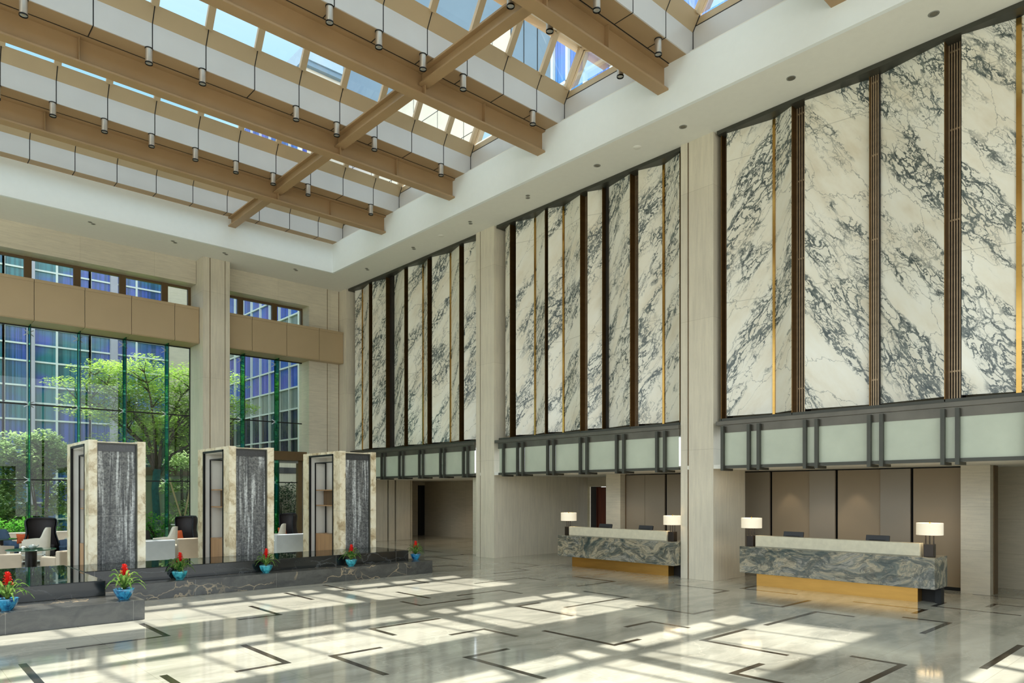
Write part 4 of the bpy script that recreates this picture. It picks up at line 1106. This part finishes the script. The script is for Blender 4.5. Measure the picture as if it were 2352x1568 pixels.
def tree(x, y, label, seed=1, H=9.0, spread=3.6):
    rr = random.Random(seed); r = empty('garden_tree', (x, y, -.06), label, 'tree', 'trees outside the window')
    MB().tube([(x, y, -.06), (x+.03, y, 1.2), (x-.04, y, 2.4), (x+.05, y, 3.3)], [.19, .16, .15, .17], 12).build('trunk', M['barkt'], r)
    br = MB(); lf = MB(); tips = []
    for i in range(11):
        a = i*2.39996+rr.uniform(-.3, .3); q = i/11
        ex = math.cos(a)*spread*rr.uniform(.7, 1.0); ey = math.sin(a)*spread*.55*rr.uniform(.6, 1)
        ez = 4.6+(H-5.0)*(1-.55*rr.random())*(.45+.55*q)
        p0 = Vector((x+.03, y, 2.9+.4*q)); p3 = Vector((x+ex, y+ey, ez)); p1 = p0+Vector((ex*.2, ey*.2, (ez-3)*.45)); p2 = p0+Vector((ex*.6, ey*.6, (ez-3)*.78))
        br.tube([p0, p1, p2, p3], [.085, .06, .04, .015], 7)
        for p in (p1.lerp(p2, .6), p2, p2.lerp(p3, .5), p3):
            for _ in range(3):
                q2 = p+Vector((rr.uniform(-1.1, 1.1), rr.uniform(-.8, .8), rr.uniform(.1, 1.0)))
                br.tube([p, p.lerp(q2, .5)+Vector((0, 0, .05)), q2], [.03, .018, .008], 5); tips.append(q2)
    br.build('branches', M['bark'], r)
    for p in tips:
        leaves(lf, p, (.8, .7, .26), 170, .07, rr, .35)
    for _ in range(70):
        leaves(lf, (x+rr.uniform(-spread*.9, spread*.9), y+rr.uniform(-1.2, 1.2), rr.uniform(3.6, H-.6)), (.85, .7, .3), 150, .07, rr, .35)
    lf.build('foliage', M['lfA'], r)
    return r
tree(9.75, 35.0, 'light green feathery tree with teal trunk outside the left window bay', 5)
tree(13.0, 43.0, 'smaller green tree seen through the right window bay', 11, 7.0, 2.4)
rr = random.Random(21)
def bush(x, y, w, d, h, label, mat, n, size=.10, z0=.0, name='bush', grp='bushes behind the planter wall'):
    r = empty(name, (x, y, -.06), label, 'bush', grp); m = MB()
    st = MB()
    for _ in range(5):
        sx = rr.uniform(-w*.3, w*.3); st.tube([(x+sx*.3, y, -.06), (x+sx*.7, y+rr.uniform(-.2, .2), h*.4), (x+sx, y, h*.75)], [.05, .035, .012], 6)
    st.build('stems', M['bark'], r)
    k = max(4, int(w*d*h*2.6))
    for _ in range(k):
        leaves(m, (x+rr.uniform(-w/2, w/2), y+rr.uniform(-d/2, d/2), rr.uniform(z0+.35, h)), (.62, .5, .42), int(n*.9), size, rr, .8)
    m.build('foliage', mat, r); return r
bush(3.0, 36.0, 2.8, 1.2, 4.3, 'tall pale leaved bush at the left edge of the window', M['lfB'], 330)
bush(5.6, 36.3, 2.8, 1.2, 4.7, 'tall pale leaved bush left of the leftmost tower', M['lfB'], 330)
bush(7.9, 37.2, 2.2, 1.0, 3.9, 'tall bush behind the teal trunk of the feathery tree', M['lfB'], 260)
bush(.3, 36.0, 2.6, 1.2, 4.2, 'tall bush beyond the left edge of the picture', M['lfB'], 200)
bush(11.6, 36.9, 1.6, .8, 4.6, 'loose green bush right of the feathery tree trunk', M['lfB'], 110)
bush(3.4, 33.4, 5.2, .9, 1.1, 'low bright green ground cover behind the planter wall', M['lfC'], 260, .07, .3)
bush(9.6, 33.6, 4.2, 1.2, 1.15, 'low bright green ground cover around the tree trunk', M['lfC'], 280, .07, -.2)
bush(15.4, 33.6, 1.9, .5, 2.5, 'dark clipped green wall of leaves beside the portal', M['lfD'], 520, .06, .0)
bush(14.6, 33.0, 2.4, .5, .6, 'low green plants in front of the dark green wall', M['lfC'], 200, .06, -.2)
for i, (x0, x1, h) in enumerate(((8.9, 8.4, 2.6), (10.2, 11.0, 2.9), (11.3, 10.6, 3.3), (11.6, 11.45, 3.0))):
    o = MB().tube([(x1, 34.4, -.06), (x0, 34.6, h)], .04, 8).build('tree_stake', M['stake'])
    tag(o, 'bare pole propping the feathery tree, %s from the left' % ['first', 'second', 'third', 'fourth'][i], 'pole', 'poles propping the tree')
# grey garden building
r = empty('garden_store', (12.3, 38.6, 0), 'low grey concrete store with brown eave behind the feathery tree', 'building')
bx(9.9, 14.9, 38.2, 39.2, -.06, 3.1).build('wall', plain('grey_concrete', (132, 138, 130), .9, var=.12, sc=1.5), r)
bx(9.7, 15.1, 38.0, 39.4, 3.1, 3.5).build('eave', plain('brown_eave', (92, 78, 66), .7, var=.1), r)
r = empty('service_wall', (15.5, 34.3, 0), 'beige outer wall with dark louvre beyond the portal', 'wall')
bx(14.0, 16.48, 34.1, 34.3, -.06, 3.9).build('wall', M['travv'], r); bx(14.6, 16.3, 34.02, 34.1, 3.2, 3.5).build('louvre', M['blackm'], r)

M['cwA'] = curtain_wall('teal_curtain_wall', (58, 124, 132), (74, 96, 178), (24, 66, 74))
M['cwB'] = curtain_wall('blue_curtain_wall', (60, 104, 190), (96, 100, 196), (40, 60, 120))
M['cwG'] = curtain_wall('grey_spandrel_glass', (128, 138, 130), (140, 150, 142), (104, 114, 108))
M['cwD'] = curtain_wall('dark_reflection_glass', (42, 66, 66), (56, 60, 84), (20, 34, 34))  # dark green of mirrored trees is put into this base colour
M['mull'] = plain('white_mullion', (214, 222, 216), .5, var=.02)
M['pil'] = plain('lilac_grey_pilaster', (176, 174, 184), .7, var=.04, sc=1)
M['slate'] = plain('slate_blue_panels', (118, 140, 156), .4, var=.06, sc=.5)
M['pale'] = plain('pale_stone_tower', (226, 218, 200), .7, var=.06, sc=.8)
# building A, parallel to the windows
r = empty('office_building', (2, 46, 0), 'teal glass office building with white window grid beyond the trees', 'building')
bx(-14, 13.3, 46.0, 46.3, -.06, 25.4).build('curtain_wall', M['cwA'], r)
m = MB(); z = 6.215-3.2*2
while z < 25.2:
    for dz in (0, .93, 1.85):
        if 0 < z+dz < 25.3: m.box(-14, 13.3, 45.9, 46.0, z+dz-.045, z+dz+.045)
    z += 3.2
x = 6.26-4.05*5
while x < 13:
    for dx in (-1.0, 1.41, 3.03-4.05+.0):
        m.box(x+dx-.05, x+dx+.05, 45.88, 46.0, 0, 25.4)
    m.box(x+3.03-.05, x+3.03+.05, 45.88, 46.0, 0, 25.4)
    x += 4.05
m.build('mullion_grid', M['mull'], r)
for k in range(-5, 2):
    x = 6.26+4.05*k; bx(x, x+.36, 45.7, 46.0, 0, 25.4).build('pilaster', M['pil'], r)
bx(13.3, 16.5, 45.8, 46.3, -.06, 25.4).build('stone_bay', M['stonewall'], r)
# building B, wing running away to the right
r = empty('office_wing', (16.8, 40, 0), 'blue glass office wing seen end on through the right window bay', 'building')
zb = [(-.06, 2.4, 'cwD'), (2.4, 5.05, 'cwD'), (5.05, 6.63, 'cwD'), (6.63, 7.76, 'cwG'), (7.76, 8.92, 'cwB'), (8.92, 10.5, 'cwB'), (10.5, 11.6, 'cwG'), (11.6, 24, 'cwB')]
for a, b, mm in zb: bx(16.5, 16.8, 34.1, 46, a, b).build('glazing', M[mm], r)
m = MB()
for zz in (1.18, 2.76, 3.9, 5.05, 6.63, 7.76, 8.92, 10.5, 11.6, 12.8, 14.4): m.box(16.4, 16.5, 34.1, 46, zz-.04, zz+.04)
y = 34.1
while y < 46: m.box(16.38, 16.5, y-.035, y+.035, 0, 24); y += 1.26
m.box(16.3, 16.5, 34.0, 34.14, 0, 24)
m.build('mullion_grid', M['mull'], r)
# tower Q over the right side and stone blocks, seen through the skylight
r = empty('tower_block', (21, 26, 12.46), 'pale stone and glass tower rising beside the skylight', 'building')
bx(20, 26, 21.8, 36, 12.46, 22.6).build('stone_wall', M['pale'], r); bx(19.95, 26, 21.8, 36, 22.6, 27.5).build('slate_band', M['slate'], r)
bx(20, 26, 19.4, 21.8, 12.46, 30).build('slate_panels', M['slate'], r)
m = MB()
for y in (20.2, 21.0, 21.8): m.box(19.99, 20, y-.02, y+.02, 12.46, 30)
for y in range(23, 36, 2): m.box(19.99, 20, y-.01, y+.01, 12.46, 22.6)
for zz in (14.5, 16.5, 18.5, 20.5): m.box(19.99, 20, 21.8, 36, zz-.012, zz+.012)
m.build('panel_joint', M['blackm'], r)
bx(20.05, 26, 15, 19.4, 12.46, 30).build('glazing', curtain_wall('sky_blue_glazing', (96, 160, 226), (130, 150, 230), (70, 110, 170)), r)
m = MB()
for y in (15.05, 16.3, 17.6, 18.5, 19.3): m.box(19.9, 20.05, y-.06, y+.06, 12.46, 30)
for zz in (14, 16, 18.2, 20.4, 22.6, 24.8): m.box(19.9, 20.05, 15, 19.4, zz-.06, zz+.06)
m.build('mullion_grid', M['mull'], r)
r = empty('stone_building', (21, 40, 0), 'cream stone building with dark cornice seen through the skylight', 'building')
bx(19.7, 27, 40, 44, -.06, 28.3).build('wall', M['pale'], r); bx(19.5, 27, 39.7, 44, 28.3, 28.6).build('cornice', M['slate'], r); bx(19.4, 27, 39.6, 44, 28.6, 29.5).build('parapet', plain('parapet_blue', (170, 190, 206), .5, var=.03), r)
r = empty('glass_building', (18, 40, 0), 'lower pale blue glass building left of the cream stone building', 'building')
bx(16.95, 19.4, 40, 43.5, -.06, 23.2).build('glazing', curtain_wall('pale_blue_glazing', (140, 176, 214), (180, 190, 214), (110, 140, 180)), r)
m = MB()
for zz in range(2, 23, 2): m.box(16.95, 19.4, 39.9, 40, zz-.06, zz+.06)
for x in (17.0, 17.8, 18.6, 19.35): m.box(x-.05, x+.05, 39.9, 40, 0, 23.2)
m.box(16.9, 19.42, 39.8, 40, 22.9, 23.3); m.build('mullion_grid', M['mull'], r)
